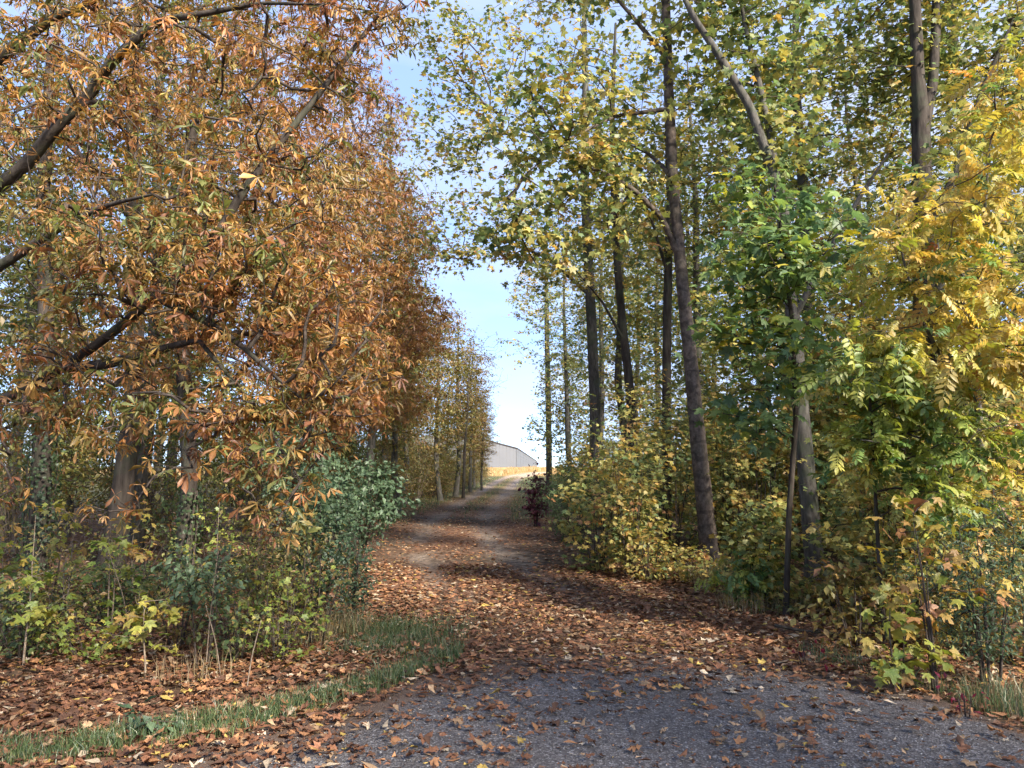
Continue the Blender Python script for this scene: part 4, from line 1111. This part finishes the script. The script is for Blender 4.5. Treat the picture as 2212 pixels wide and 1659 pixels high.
# right side: yellow maple scrub below the trunks
YB = 'yellow green maple scrub right of the path'
rb = [(1290, 13.2, 0.9, 1.9, 'yellow green maple shrub that stands at the very edge of the path'), (1360, 12.4, 0.75, 2.1, 'tall yellow maple shrub left of the ringed trunk'), (1450, 13.6, 1.0, 2.9, 'yellow maple shrub close behind the ringed trunk on its left'),
      (1340, 15.5, 1.1, 3.0, 'upright yellow green shrub below the slim grey trunk'), (1610, 13.4, 0.9, 2.3, 'yellow green shrub between the ringed trunk and the curving trunk'), (1650, 13.0, 1.1, 3.0, 'tall amber shrub behind the gap of the two near trunks'),
      (1420, 17.0, 1.2, 3.6, 'bright yellow shrub at the foot of the straight dark trunk'), (1560, 16.0, 1.2, 3.8, 'golden shrub deep behind the ringed trunk'), (1875, 11.6, 0.9, 2.6, 'olive yellow shrub right of the curving trunk'), (1950, 10.0, 1.0, 2.5, 'yellow green shrub below the forked trunk'),
      (2080, 9.2, 0.9, 2.4, 'yellow green shrub behind the young rowan stem'), (2190, 8.6, 0.9, 2.6, 'orange tinged shrub at the right edge of the picture'), (1760, 14.5, 1.2, 3.6, 'tall yellow shrub behind the curving trunk'), (1900, 14.0, 1.2, 3.8, 'tall golden shrub behind the green rowan sapling'), (1640, 9.9, .5, 1.4, 'waist high yellow shrub in front of the curving trunk on its left'), (1905, 8.7, .65, 1.9, 'yellow green shrub in front of the curving trunk on its right'), (1990, 8.2, .8, 2.2, 'yellow shrub close in front of the forked trunk'), (2110, 7.9, .8, 2.3, 'amber and green shrub right behind the grey green bush'), (1560, 14.8, 1.1, 3.2, 'yellow shrub just right of the ringed trunk'), (1700, 16.5, 1.3, 4.2, 'tall yellow shrub deep between the two near trunks'), (2050, 11.5, 1.1, 3.4, 'tall yellow shrub left of the young rowan stem'), (2190, 10.8, 1.1, 3.6, 'tall amber shrub behind the right edge')]
for i, (px, Y, r, h, lab) in enumerate(rb):
    shrub('maple_shrub', lab, sp(px, Y), 240 + i, r, h, 190, 'maple' if Y < 8.5 else 'maple_far', 0.095, P_MAPLE_YELLOW, 7, [0.3, 0.42, 0.25, 0.38, 0.2, 0.48][i % 6], 8, low=0.02, spread=0.1, tc=0.22, group=None, hollow=0.5)
shrub('yew_bush', 'dark green fine leaved bush bulging into the path on the right', sp(1240, 18.5), 260, (0.8, 0.9), 1.55, 600, 'narrow', 0.06, P_DARK, 10, 0.35, 9, low=0.0, spread=0.09, hollow=0.5)
shrub('yew_bush', 'second dark green bush behind the one bulging into the path', sp(1245, 27.0), 261, (1.1, 1.2), 1.8, 420, 'narrow', 0.07, P_DARK, 10, 0.5, 8, low=0.0, spread=0.1, hollow=0.5)
shrub('purple_shrub', 'dark purple leaved shrub against the bright field', sp(1158, 23.0), 262, (0.45, 0.4), 1.6, 130, 'ovate', 0.12, P_PURPLE, 5, 0.4, 6, low=0.1, spread=0.08)
shrub('spindle_shrub', 'grey green broom like bush at the right edge above the verge', sp(2120, 6.1), 263, (0.55, 0.5), 1.35, 360, 'narrow', 0.045, P_BLUE, 10, 0.3, 8, low=0.1, spread=0.07)
shrub('maple_sapling', 'peach and yellow leaved maple sapling nearest on the right', sp(2010, 5.9), 264, (0.42, 0.35), 1.5, 60, 'maple', 0.10, P_PEACH, 2.8, 0.42, 4, low=0.1, spread=0.07, singles=300, category='sapling', droop=0.6, tc=0.25)
shrub('maple_sapling', 'lime yellow maple sapling low on the right beside the peach leaved one', sp(1925, 5.9), 265, (0.3, 0.3), 0.75, 30, 'maple', 0.10, P_LIME, 3, 0.3, 3, low=0.1, spread=0.06, singles=200, category='sapling', droop=0.6)
shrub('red_seedling', 'small crimson leaved plant at the road edge on the right', sp(2062, 5.3), 266, (0.12, 0.1), 0.2, 9, 'ovate', 0.05, P_RED, 2, 0.3, 3, low=0.1, spread=0.04, category='plant')
shrub('red_seedling', 'small dark red leaved plant below the fallen branch', sp(1735, 6.7), 267, (0.2, 0.15), 0.22, 10, 'ovate', 0.05, P_RED, 2, 0.5, 3, low=0.1, spread=0.04, category='plant')
shrub('low_green_shrub', 'low green shrub with feathery leaves at the foot of the ringed trunk', sp(1610, 9.6), 268, (0.45, 0.35), 0.75, 50, 'pinnate_far', 0.16, P_ROWAN, 2.5, 0.08, 4, low=0.2, spread=0.07)
low = [(1840, 7.4, .5, .8), (1690, 9.4, .4, .5), (1580, 10.8, .5, .5), (1820, 8.8, .5, .6), (1930, 7.6, .5, .9), (2060, 7.2, .5, 1.0), (2180, 6.8, .5, 1.0), (1480, 11.6, .5, .55), (1400, 11.9, .5, .8)]
lowlab = ['knee high bush under the green rowan sapling', 'knee high bush just left of the curving trunk', 'low scrub right of the ringed trunk foot', 'knee high bush just right of the curving trunk', 'knee high bush below the forked trunk', 'knee high yellow bush behind the peach leaved sapling', 'knee high bush behind the grey green bush at the right edge', 'low scrub left of the ringed trunk foot', 'knee high bush where the yellow scrub meets the path']
for i, (px, Y, r, h) in enumerate(low):
    shrub('low_maple_shrub', lowlab[i], sp(px, Y), 270 + i, r, h, 90, 'maple_far' if i % 2 else 'ovate', 0.075, [P_MAPLE_YELLOW, P_OLIVE][i % 3 == 0], 6, 0.4, 6, low=0.0, spread=0.08, group=None, hollow=0.5)

# brown thicket inside the left wood and scrub along the far path, one build each and copies
def proto_shrub(*a, **kw):
    o = shrub(*a, **kw); return o


th = [shrub('thicket_shrub', '', (0, 0, 0), 290 + i, (1.3, 1.1), 2.4, 210, 'ovate_far', 0.06, P_OLIVE, 5, [0.3, 0.6, 0.15][i], 22, low=0.0, spread=0.12, twig=[M_TWIG_PALE, M_TWIG, M_TWIG][i], lean=1.0, hollow=0.5) for i in range(3)]
pt = Placer(th)
for x, y, s in [(-9.2, 14.5, .9), (-7.6, 15.6, .8), (-6.0, 14.6, .75), (-10.8, 16.2, 1), (-8.4, 18, 1), (-5.6, 17.5, .9), (-12.6, 18, 1.1), (-6.8, 20.5, 1), (-10, 21, 1.1), (-4.6, 19.6, .8), (-14.6, 21.5, 1.2), (-5.4, 23.5, 1), (-8.2, 25, 1.2), (-12, 25, 1.2), (-17, 25, 1.3), (-5.2, 27.5, 1), (-7, 31, 1.3), (-11, 31, 1.4), (-15.5, 31, 1.4), (-21, 31, 1.5), (-12.5, 13.8, .9), (-4.0, 15.8, .6)]:
    pt.put(x, y, 'brown bare stemmed thicket in the shade of the left wood', 'thicket in the left wood', s, -0.03)
for x, y, s in [(-5.0, 29, .9), (-4.9, 33, .95), (-4.6, 37, 1.0), (-4.2, 40.5, 1.0), (-4.0, 44, 1.0), (-3.7, 48, 1.0), (-3.4, 52, .95), (-3.1, 57, .9), (-2.9, 62, .85), (-2.8, 68, .7), (-6.2, 36, 1.3), (-6.4, 41, 1.3), (-6.0, 48, 1.3), (-8.2, 44, 1.4), (-5.8, 45, 1), (-5.6, 53, 1), (-5, 63, 1), (-7, 58, 1.2), (-9, 50, 1.3), (-4.6, 71, .8)]:
    pt.put(x, y, 'olive brown scrub along the left edge of the far path', 'scrub along the far path', s, -0.03)
sc = [shrub('hazel_shrub', '', (0, 0, 0), 300 + i, (1.4, 1.3), 3.0, 230, 'maple_far', 0.12, P_MAPLE_YELLOW, 9, [0.3, 0.5][i], 9, low=0.0, spread=0.16, hollow=0.5) for i in range(2)]
ps = Placer(sc)
for x, y, s in [(4.6, 17.5, 1), (7.0, 17, 1.1), (9.5, 16.5, 1.1), (12, 19, 1.2), (3.2, 20.5, .8), (5.8, 22.5, 1.1), (9, 24, 1.2), (2.7, 28, .8), (5, 30, 1.1), (8.5, 31, 1.2), (12.5, 30, 1.3), (2.8, 36, .8), (5.2, 38.5, 1.1), (9, 41, 1.3), (3.3, 46, .7), (6, 50, 1.1), (16, 26, 1.3), (21, 33, 1.5), (14, 38, 1.4)]:
    ps.put(x, y, 'yellow green hazel scrub under the trees of the right wood', 'hazel scrub in the right wood', s, -0.03)

sg = [shrub('olive_scrub', '', (0, 0, 0), 310 + i, (1.25, 1.15), 2.3, 260, 'ovate_far', 0.085, P_OLIVE, 9, [0.2, 0.45][i], 9, low=0.0, spread=0.13, hollow=0.45) for i in range(2)]
pg = Placer(sg)
for x, y, s in [(-5.3, 20.5, .8), (-5.5, 24.5, .9), (-5.6, 28, 1.0), (-5.2, 31.5, 1.05), (-5.0, 35, 1.1), (-4.5, 38.6, 1.1), (-4.2, 42, 1.1), (-3.9, 45.5, 1.1), (-3.6, 49.5, 1.05), (-3.5, 54, 1.05), (-3.2, 59, 1.0), (-3.0, 64.5, .9), (-2.8, 71, .75), (-7, 38, 1.5), (-7, 46, 1.5), (-6, 55, 1.5), (-5.6, 62, 1.4), (-10, 60, 1.7), (-15, 58, 1.8), (-21, 55, 1.8)]:
    pg.put(x, y, 'leafy olive scrub lining the left edge of the far path', 'leafy scrub along the left of the far path', s, -0.03)

for i, (px, Y, r, h, lab) in enumerate([(120, 7.4, .45, .7, 'low green herb bush in front of the ivy trunk'), (250, 8.2, .5, .65, 'low green bush at the foot of the leaning trunk'), (560, 8.6, .5, 1.3, 'green and brown bush behind the low bush on the left'), (350, 8.8, .5, .7, 'low dark bush at the foot of the straight dark trunk'), (640, 8.9, .5, 1.5, 'leafy green bush joining the tall narrow bush on its left'), (15, 7.0, .4, .7, 'low green bush at the lower left edge')]):
    shrub('low_leafy_bush', lab, sp(px, Y), 320 + i, r, h, 130, 'ovate', 0.05, [P_OLIVE, P_LIME_TREE][i % 2], 4, 0.25, 6, low=0.1, spread=0.07)

for i, (px, Y, r, h, lab) in enumerate([(60, 6.7, .4, .55, 'low lime green plants in front of the thin pale sapling'), (200, 6.9, .45, .5, 'knee high green bush left of the bright yellow green sapling'), (395, 7.3, .45, .8, 'thin green bush left of the grey green sapling'), (520, 6.9, .4, .75, 'ragged green bush right of the grey green sapling'), (610, 6.9, .4, .8, 'brownish green bush at the edge of the verge'), (690, 7.6, .4, 1.1, 'leafy green bush at the left corner in front of the tall narrow bush'), (300, 10.4, .7, .9, 'green bush between the leaning trunk and the dark trunk'), (480, 9.6, .7, 1.2, 'tangled brown green bush right of the straight dark trunk'), (120, 9.6, .7, 1.0, 'brown green bush between the ivy trunk and the leaning trunk')]):
    shrub('ragged_bush', lab, sp(px, Y), 340 + i, r, h, 110, ['ovate', 'maple_far', 'ovate'][i % 3], 0.055, [P_LIME_TREE, P_LIME, P_OLIVE][i % 3], 3.4, [0.3, 0.05, 0.3][i % 3], 7, low=0.05, spread=0.08, lean=1.0, hollow=0.5, tc=0.25)

# ------------------------------------------------------------------ ivy
def ivy(label, pts, radii, n, seed, size=0.06):
    rg = np.random.default_rng(seed); Q, r = resample(pts, radii, 0.05)
    loc = Q[0].copy(); i = rg.integers(0, len(Q), n); a = rg.uniform(0, 6.28, n)
    o = np.stack([np.cos(a), np.sin(a), 0 * a], 1)
    lv = Leaves('maple_far')
    lv.add(Q[i] - loc + o * (r[i] * rg.uniform(1.0, 1.35, n))[:, None] + rg.normal(0, .03, (n, 3)), unit(o * 0.3 + np.array([0, 0, -1.0]) + rg.normal(0, .4, (n, 3))), o + rg.normal(0, .3, (n, 3)), np.full(n, size) * rg.uniform(.7, 1.3, n), palette(P_DARK, rg.normal(.25, .2, n)))
    t = thing('ivy', label, 'ivy', tuple(loc))
    obj('leaves', lv.done().bake(rg).mesh('leaves', M_LEAF), t, kind='stuff')
    for k in range(3):
        b = MB(); ph = rg.uniform(0, 6.28); hh = np.arange(len(Q)) * .05
        b.tube(Q - loc + np.stack([np.cos(ph + hh), np.sin(ph + hh), 0 * hh], 1) * (r * 1.05)[:, None], 0.012, 4); obj('vine', b.mesh('vine', M_TWIG), t)


ivy('dark ivy wrapped round the trunk at the far left', rise(82, 11.85, (88, 1080, 11.85), (95, 930, 11.9), (98, 860, 11.9)), [.2, .19, .18, .15], 1500, 401)
ivy('dark ivy on the foot of the straight dark trunk', rise(396, 11.3, (400, 1150, 11.3), (408, 1060, 11.3)), [.17, .15, .11], 420, 402)

# ------------------------------------------------------------------ fallen leaves
LIT = {'russet': (0.225, 0.105, 0.058), 'orange': (0.36, 0.18, 0.085), 'tan': (0.36, 0.235, 0.135), 'pale': (0.50, 0.40, 0.28), 'brown': (0.135, 0.072, 0.045), 'golden': (0.46, 0.32, 0.09)}
LN = list(LIT); LC = np.array([LIT[k] for k in LN])


def litter_density(x, y):
    e = road_edge(x); u = np.abs(x - path_x(y)); w = path_w(y)
    d = np.zeros_like(x)
    off = y > e
    d = np.where(off, 1.0, d)
    # swept up against the edge of the asphalt, thinning out towards the camera and to the right
    k = e - y
    edge = np.exp(-np.clip(k, 0, None) / np.where(x < 0, 0.6, 0.55))
    clump = np.clip((fbm(x * 1.1, y * 1.6, 51) - 0.36) * 3.2, 0, 1)
    left = np.clip((0.6 - x) / 2.2, 0, 1)
    d = np.where(~off, np.clip(edge * 0.75 + clump * (0.28 + 0.45 * left) * np.exp(-np.clip(k - 1.2 * left, 0, None) / 2.2) + 0.14, 0, 1), d)
    # wheel tracks and grass show through
    rut = np.exp(-((u - 0.85) / 0.3) ** 2) * np.clip((y - 9) / 4, 0, 1) * np.clip((fbm(x * .8, y * .35, 11) - .28) * 4, 0, 1)
    return d * (1 - 0.85 * rut)


rng = np.random.default_rng(601)


def scatter(n, x0, x1, y0, y1, dens):
    x = rng.uniform(x0, x1, n); y = y0 + (y1 - y0) * rng.random(n)
    k = rng.random(n) < dens(x, y)
    return x[k], y[k]


GRASS_SPOTS = []


def grass_mask(x, y):
    """Where grass grows: the verges beside the road and a patch at the left of the path mouth."""
    e = road_edge(x); k = y - e
    nz = fbm(x * 1.2, y * 1.2, 71)
    lv = np.clip(1 - np.abs(k - 0.40) / 0.40, 0, 1) ** 0.7 * (x < -0.45) * np.clip((fbm(x * 2.3, y * 2.3, 72) - 0.22) * 3.2, 0, 1)
    pt_ = np.exp(-(((x + 1.15) / 0.42) ** 2 + ((y - 7.9) / 0.6) ** 2)) * 1.0
    rv = np.clip(1 - np.abs(k - 0.45) / 0.55, 0, 1) * (x > 2.6) * np.clip((nz - 0.25) * 3, 0, 1)
    return np.clip(np.maximum(np.maximum(lv, pt_), rv), 0, 1)


def ldens(x, y): return litter_density(x, y) * (1 - 0.7 * grass_mask(x, y))


xs, ys = [], []
for n, x0, x1, y0, y1 in [(9500, -4.5, 4.6, 2.6, 7.4), (20000, -4, 4, 6.4, 14), (13000, -9, -1, 4.2, 11), (5000, -12, -3, 9, 17), (3800, 1.2, 8, 4.5, 12), (5200, -5, 1.5, 13, 26), (2500, -5, 1.2, 24, 42)]:
    a, b = scatter(n, x0, x1, y0, y1, ldens); xs.append(a); ys.append(b)
fx, fy = np.concatenate(xs), np.concatenate(ys)
N = len(fx)
fk = rng.random(N)
prob = np.array([0.38, 0.18, 0.13, 0.05, 0.22, 0.04])
fcol = rng.choice(6, N, p=prob)
ftype = np.where(rng.random(N) < 0.5, 0, 1)           # 0 chestnut leaflet, 1 maple leaf
fsize = np.where(ftype == 0, rng.uniform(0.04, 0.12, N), rng.uniform(0.035, 0.10, N))
fz = surf(fx, fy) + 0.012 + 0.02 * rng.random(N)
ang = rng.uniform(0, 6.28, N)
fd = np.stack([np.cos(ang), np.sin(ang), rng.normal(0, 0.14, N)], 1); fn = np.stack([rng.normal(0, .2, N), rng.normal(0, .2, N), np.ones(N)], 1)
flip = rng.random(N) < 0.35
fn[flip, 2] *= -1; fz[flip] += 0.02
pos = np.stack([fx, fy, fz], 1)
px, py, zc = project(pos)
inview = (px > 5) & (px < 2207) & (py < 1650) & (zc > 0)
cand = np.where(inview & (fy < 8.0))[0]
score = fsize[cand] / zc[cand]
near = cand[np.argsort(-score)][:300]
rest = np.setdiff1d(np.arange(N), near)
jit = np.exp(rng.normal(0, 0.22, N))
mb = MB()
for kind, nm, nmfar in ((0, 'dry_leaflet', 'dry_leaflet'), (1, 'dry_maple', 'dry_maple_far')):
    for y0, y1, shape in ((0, 6.3, nm), (6.3, 9.5, nmfar), (9.5, 99, 'dry_small')):
        s = rest[(ftype[rest] == kind) & (fy[rest] >= y0) & (fy[rest] < y1)]
        lv = Leaves(shape); c = LC[fcol[s]] * jit[s][:, None]
        lv.add(pos[s], fd[s], fn[s], fsize[s], np.stack([c, c * rng.uniform(.7, 1.15, (len(s), 1))], 1)); lv.done().bake(rng, mb)
obj('leaf_litter', mb.mesh('leaf_litter', M_LITTER), label='dense carpet of fallen brown and orange leaves on path, verge and wood floor', category='leaf litter', kind='stuff')
n = 42000
cx_ = rng.uniform(-6, 5, n); cy_ = 3.0 + 11 * rng.random(n) ** 1.3; k = rng.random(n) < np.clip(litter_density(cx_, cy_) * 0.9 + 0.08, 0, 1); cx_, cy_ = cx_[k], cy_[k]; n = len(cx_)
q = rng.normal(0, 1, (n, 4, 3)) * rng.uniform(.006, .018, (n, 1, 1)) * np.array([1, 1, .35]) + np.stack([cx_, cy_, surf(cx_, cy_) + .008], 1)[:, None]
cc = np.repeat((LC[rng.choice(6, n, p=prob)] * np.exp(rng.normal(-.1, .3, n))[:, None])[:, None], 4, 1)
obj('leaf_crumbs', make_mesh('leaf_crumbs', q.reshape(-1, 3), (np.array([(0, 1, 2), (0, 2, 3)])[None] + (np.arange(n) * 4)[:, None, None]).reshape(-1, 3), cc.reshape(-1, 3), M_LITTER, False), label='crumbled bits of dead leaf trodden over road and path', category='leaf litter', kind='stuff')
cache = {}
for i in near:
    kind = int(ftype[i]); tp = TP['dry_leaflet' if kind == 0 else 'dry_maple']; a = int(rng.integers(len(tp))); c = int(fcol[i])
    if (kind, a, c) not in cache:
        V, T, E = tp[a]; base = LC[c]
        cache[kind, a, c] = make_mesh('fallen_leaf', V, T, base[None] * (1.08 - 0.3 * E[:, None]), M_LITTER)
    road = bool(on_road(fx[i], fy[i])); k = ['narrow chestnut leaflet', 'lobed maple leaf'][kind]
    lab = 'fallen %s %s lying %s' % (LN[c], k, 'on the dark asphalt' if road else 'on the leafy edge of the asphalt')
    o = bpy.data.objects.new('fallen_leaf', cache[kind, a, c]); COL.objects.link(o)
    x = unit(fd[i][None])[0]; z = fn[i] - (fn[i] @ x) * x; z = z / np.linalg.norm(z); y = np.cross(z, x)
    M = np.eye(4); M[:3, :3] = np.stack([x, y, z], 1) * fsize[i]; M[:3, 3] = pos[i]
    o.matrix_world = Matrix(M.tolist())
    o['label'] = lab; o['category'] = 'leaf'; o['group'] = lab.replace('fallen ', 'fallen ') + ' (all alike)'

# loose grit on the asphalt
n = 5200
gx_, gy_ = rng.uniform(-4.2, 4.6, n), rng.uniform(2.9, 7.0, n)
k = on_road(gx_, gy_); gx_, gy_ = gx_[k], gy_[k]; n = len(gx_)
oc = np.array([[1, 0, 0], [-1, 0, 0], [0, 1, 0], [0, -1, 0], [0, 0, .8], [0, 0, -.8]], float)
ot = np.array([(0, 2, 4), (2, 1, 4), (1, 3, 4), (3, 0, 4), (2, 0, 5), (1, 2, 5), (3, 1, 5), (0, 3, 5)])
Vg = oc[None] * (rng.uniform(.003, .008, n) ** 1.0)[:, None, None] * rng.uniform(.6, 1.3, (n, 6, 1)) + np.stack([gx_, gy_, surf(gx_, gy_) + .003], 1)[:, None]
cg = np.repeat(rng.choice([.12, .2, .35, .55], n, p=[.4, .35, .18, .07])[:, None, None] * np.array([1, .98, .96])[None, None], 6, 1)
obj('grit', make_mesh('grit', Vg.reshape(-1, 3), (ot[None] + (np.arange(n) * 6)[:, None, None]).reshape(-1, 3), cg.reshape(-1, 3), M_LITTER, False), label='loose pale grit scattered over the dark asphalt', category='gravel', kind='stuff')


# ------------------------------------------------------------------ grass
def blades(x, y, h, w, cols, rg, lean=0.5):
    n = len(x); a = rg.uniform(0, 6.28, n); b = rg.uniform(0, 6.28, n)
    z = surf(x, y) - .01; base = np.stack([x, y, z], 1)
    side = np.stack([np.cos(a), np.sin(a), 0 * a], 1) * w[:, None]
    out = np.stack([np.cos(b), np.sin(b), 0 * b], 1) * (h * np.abs(rg.normal(0, lean, n)))[:, None]
    up = np.zeros((n, 3)); up[:, 2] = h
    V = np.stack([base - side, base + side, base + up * .55 + out * .3 - side * .8, base + up * .55 + out * .3 + side * .8, base + up * .95 + out], 1)
    T = np.array([(0, 1, 3), (0, 3, 2), (2, 3, 4)])
    return V.reshape(-1, 3), (T[None] + (np.arange(n) * 5)[:, None, None]).reshape(-1, 3), np.repeat(cols[:, None], 5, 1).reshape(-1, 3)


def grass_colours(n, rg, dry=0.2):
    g = np.array([[.055, .095, .035], [.085, .135, .045], [.13, .17, .06]]); d = np.array([[.34, .26, .13], [.25, .18, .09]])
    c = np.where((rg.random(n) < dry)[:, None], d[rg.integers(0, 2, n)], g[rg.integers(0, 3, n)])
    return c * np.exp(rg.normal(0, .15, n))[:, None]


mb = MB()
for n, x0, x1, y0, y1, h0, dry in [(260000, -6, -0.3, 3.4, 9.2, .07, .10), (22000, 2.4, 6, 3.2, 7.5, .10, .2)]:
    x, y = scatter(n, x0, x1, y0, y1, grass_mask); n = len(x)
    h = h0 * rng.uniform(.35, 1.4, n) * (1 + 0.5 * vnoise(x * 3, y * 3, 81)); mb.add(*blades(x, y, h, rng.uniform(.0018, .004, n), grass_colours(n, rng, dry), rng))
obj('grass', mb.mesh('grass', M_GRASS), label='short green grass along the verge beside the road', category='grass', kind='stuff')


def far_turf(x, y):
    u = np.abs(x - path_x(y)); w = path_w(y)
    return np.clip(np.exp(-(u / .35) ** 2) * .8 + np.clip((u - w + .9) / .5, 0, 1) * np.clip((w + 1.2 - u) / .6, 0, 1), 0, 1) * np.clip((fbm(x * .7, y * .3, 91) - .3) * 3, 0, 1)


x, y = scatter(26000, -5.5, 3.5, 24, 80, far_turf); n = len(x)
mb = MB(); mb.add(*blades(x, y, rng.uniform(.05, .2, n), rng.uniform(.006, .012, n), grass_colours(n, rng, .3), rng))
obj('path_grass', mb.mesh('path_grass', M_GRASS), label='green and straw grass on the middle and sides of the far path', category='grass', kind='stuff')


def field_d(x, y): return (np.abs(x - path_x(y)) > path_w(y) + .1) * 1.0


x, y = scatter(30000, -12, 12, 84, 140, field_d); n = len(x)
fc = np.array([[.52, .34, .14], [.46, .26, .09], [.40, .33, .13], [.58, .42, .22]])[rng.integers(0, 4, n)] * np.exp(rng.normal(0, .15, n))[:, None]
mb = MB(); mb.add(*blades(x, y, (.15 + .75 * np.clip(fbm(x * .35, y * .12, 95) * 1.6 - .3, 0, 1)) * rng.uniform(.5, 1.2, n), rng.uniform(.012, .03, n), fc, rng, .45))
obj('field_grass', mb.mesh('field_grass', M_GRASS), label='tall golden dry grass on the sunlit field beyond the wood', category='grass', kind='stuff')


def tuft(label, px, Y, r, h, n, seed, dry=0.9):
    rg = np.random.default_rng(seed); c = sp(px, Y); a = rg.uniform(0, 6.28, n); q = np.sqrt(rg.random(n)) * r
    V, T, C = blades(c[0] + np.cos(a) * q, c[1] + np.sin(a) * q, h * rg.uniform(.5, 1.2, n), rg.uniform(.0018, .0035, n), grass_colours(n, rg, dry), rg, .45)
    t = thing('grass_tuft', label, 'grass', tuple(c)); obj('blades', make_mesh('blades', V - c, T, C, M_GRASS), t, kind='stuff')


tuft('green and straw grass tuft at the right edge below the grey green bush', 2180, 5.5, .36, .22, 700, 701, .4)
tuft('straw coloured grass under the small green bush by the path mouth', 745, 8.0, .25, .32, 380, 703, .7)
tuft('straw coloured grass below the low bush on the left', 640, 7.6, .4, .28, 260, 704, .8)
tuft('dry grass tuft at the foot of the ringed trunk', 1560, 11.3, .5, .35, 600, 705)
tuft('dry grass tuft between the ringed and the curving trunk', 1650, 9.6, .6, .3, 700, 706)
tuft('dry stems in front of the grey green sapling on the left', 430, 6.2, .3, .3, 60, 707, 1.0)

# dead sticks
def stick(name, label, pts, r, twigs=()):
    P = np.array(pts); loc = P[0].copy(); Q, rr = resample(P, np.linspace(r, r * .4, len(P)), .05)
    t = thing(name, label, 'branch', tuple(loc)); b = MB(); b.tube(Q - loc, rr, 7, True); obj('stem', b.mesh('stem', M_BARK), t)
    for u, d in twigs:
        i = int(u * (len(Q) - 1)); b = MB(); b.tube([Q[i] - loc, Q[i] - loc + np.array(d) * .5, Q[i] - loc + np.array(d) + [0, 0, -.02]], [r * .5, r * .35, r * .15], 5); obj('side_twig', b.mesh('side_twig', M_BARK), t)


a = at(1672, 1315, 8.0)
stick('fallen_branch', 'fallen dark branch lying along the edge of the wood on the right', [gpt(a[0], 8.0, .10), gpt(a[0] + .25, 7.95, .05), gpt(a[0] + .6, 7.85, .035), gpt(a[0] + .95, 7.75, .07), gpt(a[0] + 1.15, 7.7, .12)], .016, [(.3, (.12, -.1, .06)), (.7, (.1, .1, .1))])
for i in range(16):
    c = sp(515 + R0.normal(0, 30), 11.2 + R0.normal(0, .3)); d = R0.normal(0, .5, 3)
    stick('dead_stick', 'dead stick in the heap beside the straight dark trunk', [c + [-.7 + d[0] * .3, d[1] * .4, .05 + .1 * R0.random()], c + [0, 0, .25 + .25 * R0.random()], c + [.7 + d[2] * .3, -d[1] * .4, .06 + .1 * R0.random()]], .012)
    bpy.context.scene.collection.objects  # keep order
for o in COL.objects:
    if o.name.startswith('dead_stick'): o['group'] = 'sticks in the heap by the dark trunk'
for i in range(12):
    px_ = R0.uniform(20, 760); Y_ = R0.uniform(5.9, 10.5) if px_ > 260 else R0.uniform(6.6, 11)
    c = sp(px_, Y_); h = R0.uniform(.3, 1.3); l_ = R0.normal(0, .12, 2)
    stick('dead_weed', 'dead bare weed stalk standing among the fallen leaves on the left', [c, c + [l_[0] * .4, l_[1] * .4, h * .5], c + [l_[0] * 1.2, l_[1], h]], .006)
for o in COL.objects:
    if o.name.startswith('dead_weed'):
        o['group'] = 'dead weed stalks on the left'; o['category'] = 'weed'
        for ch in o.children: ch.data.materials[0] = M_TWIG_PALE

# ivy carpet and low herbs on the floor of the left wood
n = 2600
x = rng.uniform(-6.6, -3.2, n); y = rng.uniform(8.6, 12.2, n); k = rng.random(n) < np.clip((fbm(x * .9, y * .9, 77) - .33) * 4, 0, 1); x, y = x[k], y[k]; n = len(x)
lv = Leaves('maple_far'); lv.add(np.stack([x, y, gz(x, y) + rng.uniform(.02, .16, n)], 1), unit(rng.normal(0, 1, (n, 3)) * [1, 1, .2]), np.array([0, 0, 1.]) + rng.normal(0, .3, (n, 3)), rng.uniform(.05, .1, n), palette(P_DARK, rng.normal(.3, .25, n)))
obj('ivy_carpet', lv.done().bake(rng).mesh('ivy_carpet', M_LEAF), label='dark green ivy carpet on the floor of the left wood', category='ivy', kind='stuff')
shrub('dock_plant', 'broad leaved blue green weed in the grass verge at lower left', sp(330, 5.0), 801, (0.22, 0.16), 0.16, 26, 'ovate', 0.075, P_BLUE, 2.5, 0.35, 4, low=0.0, spread=0.03, category='plant')
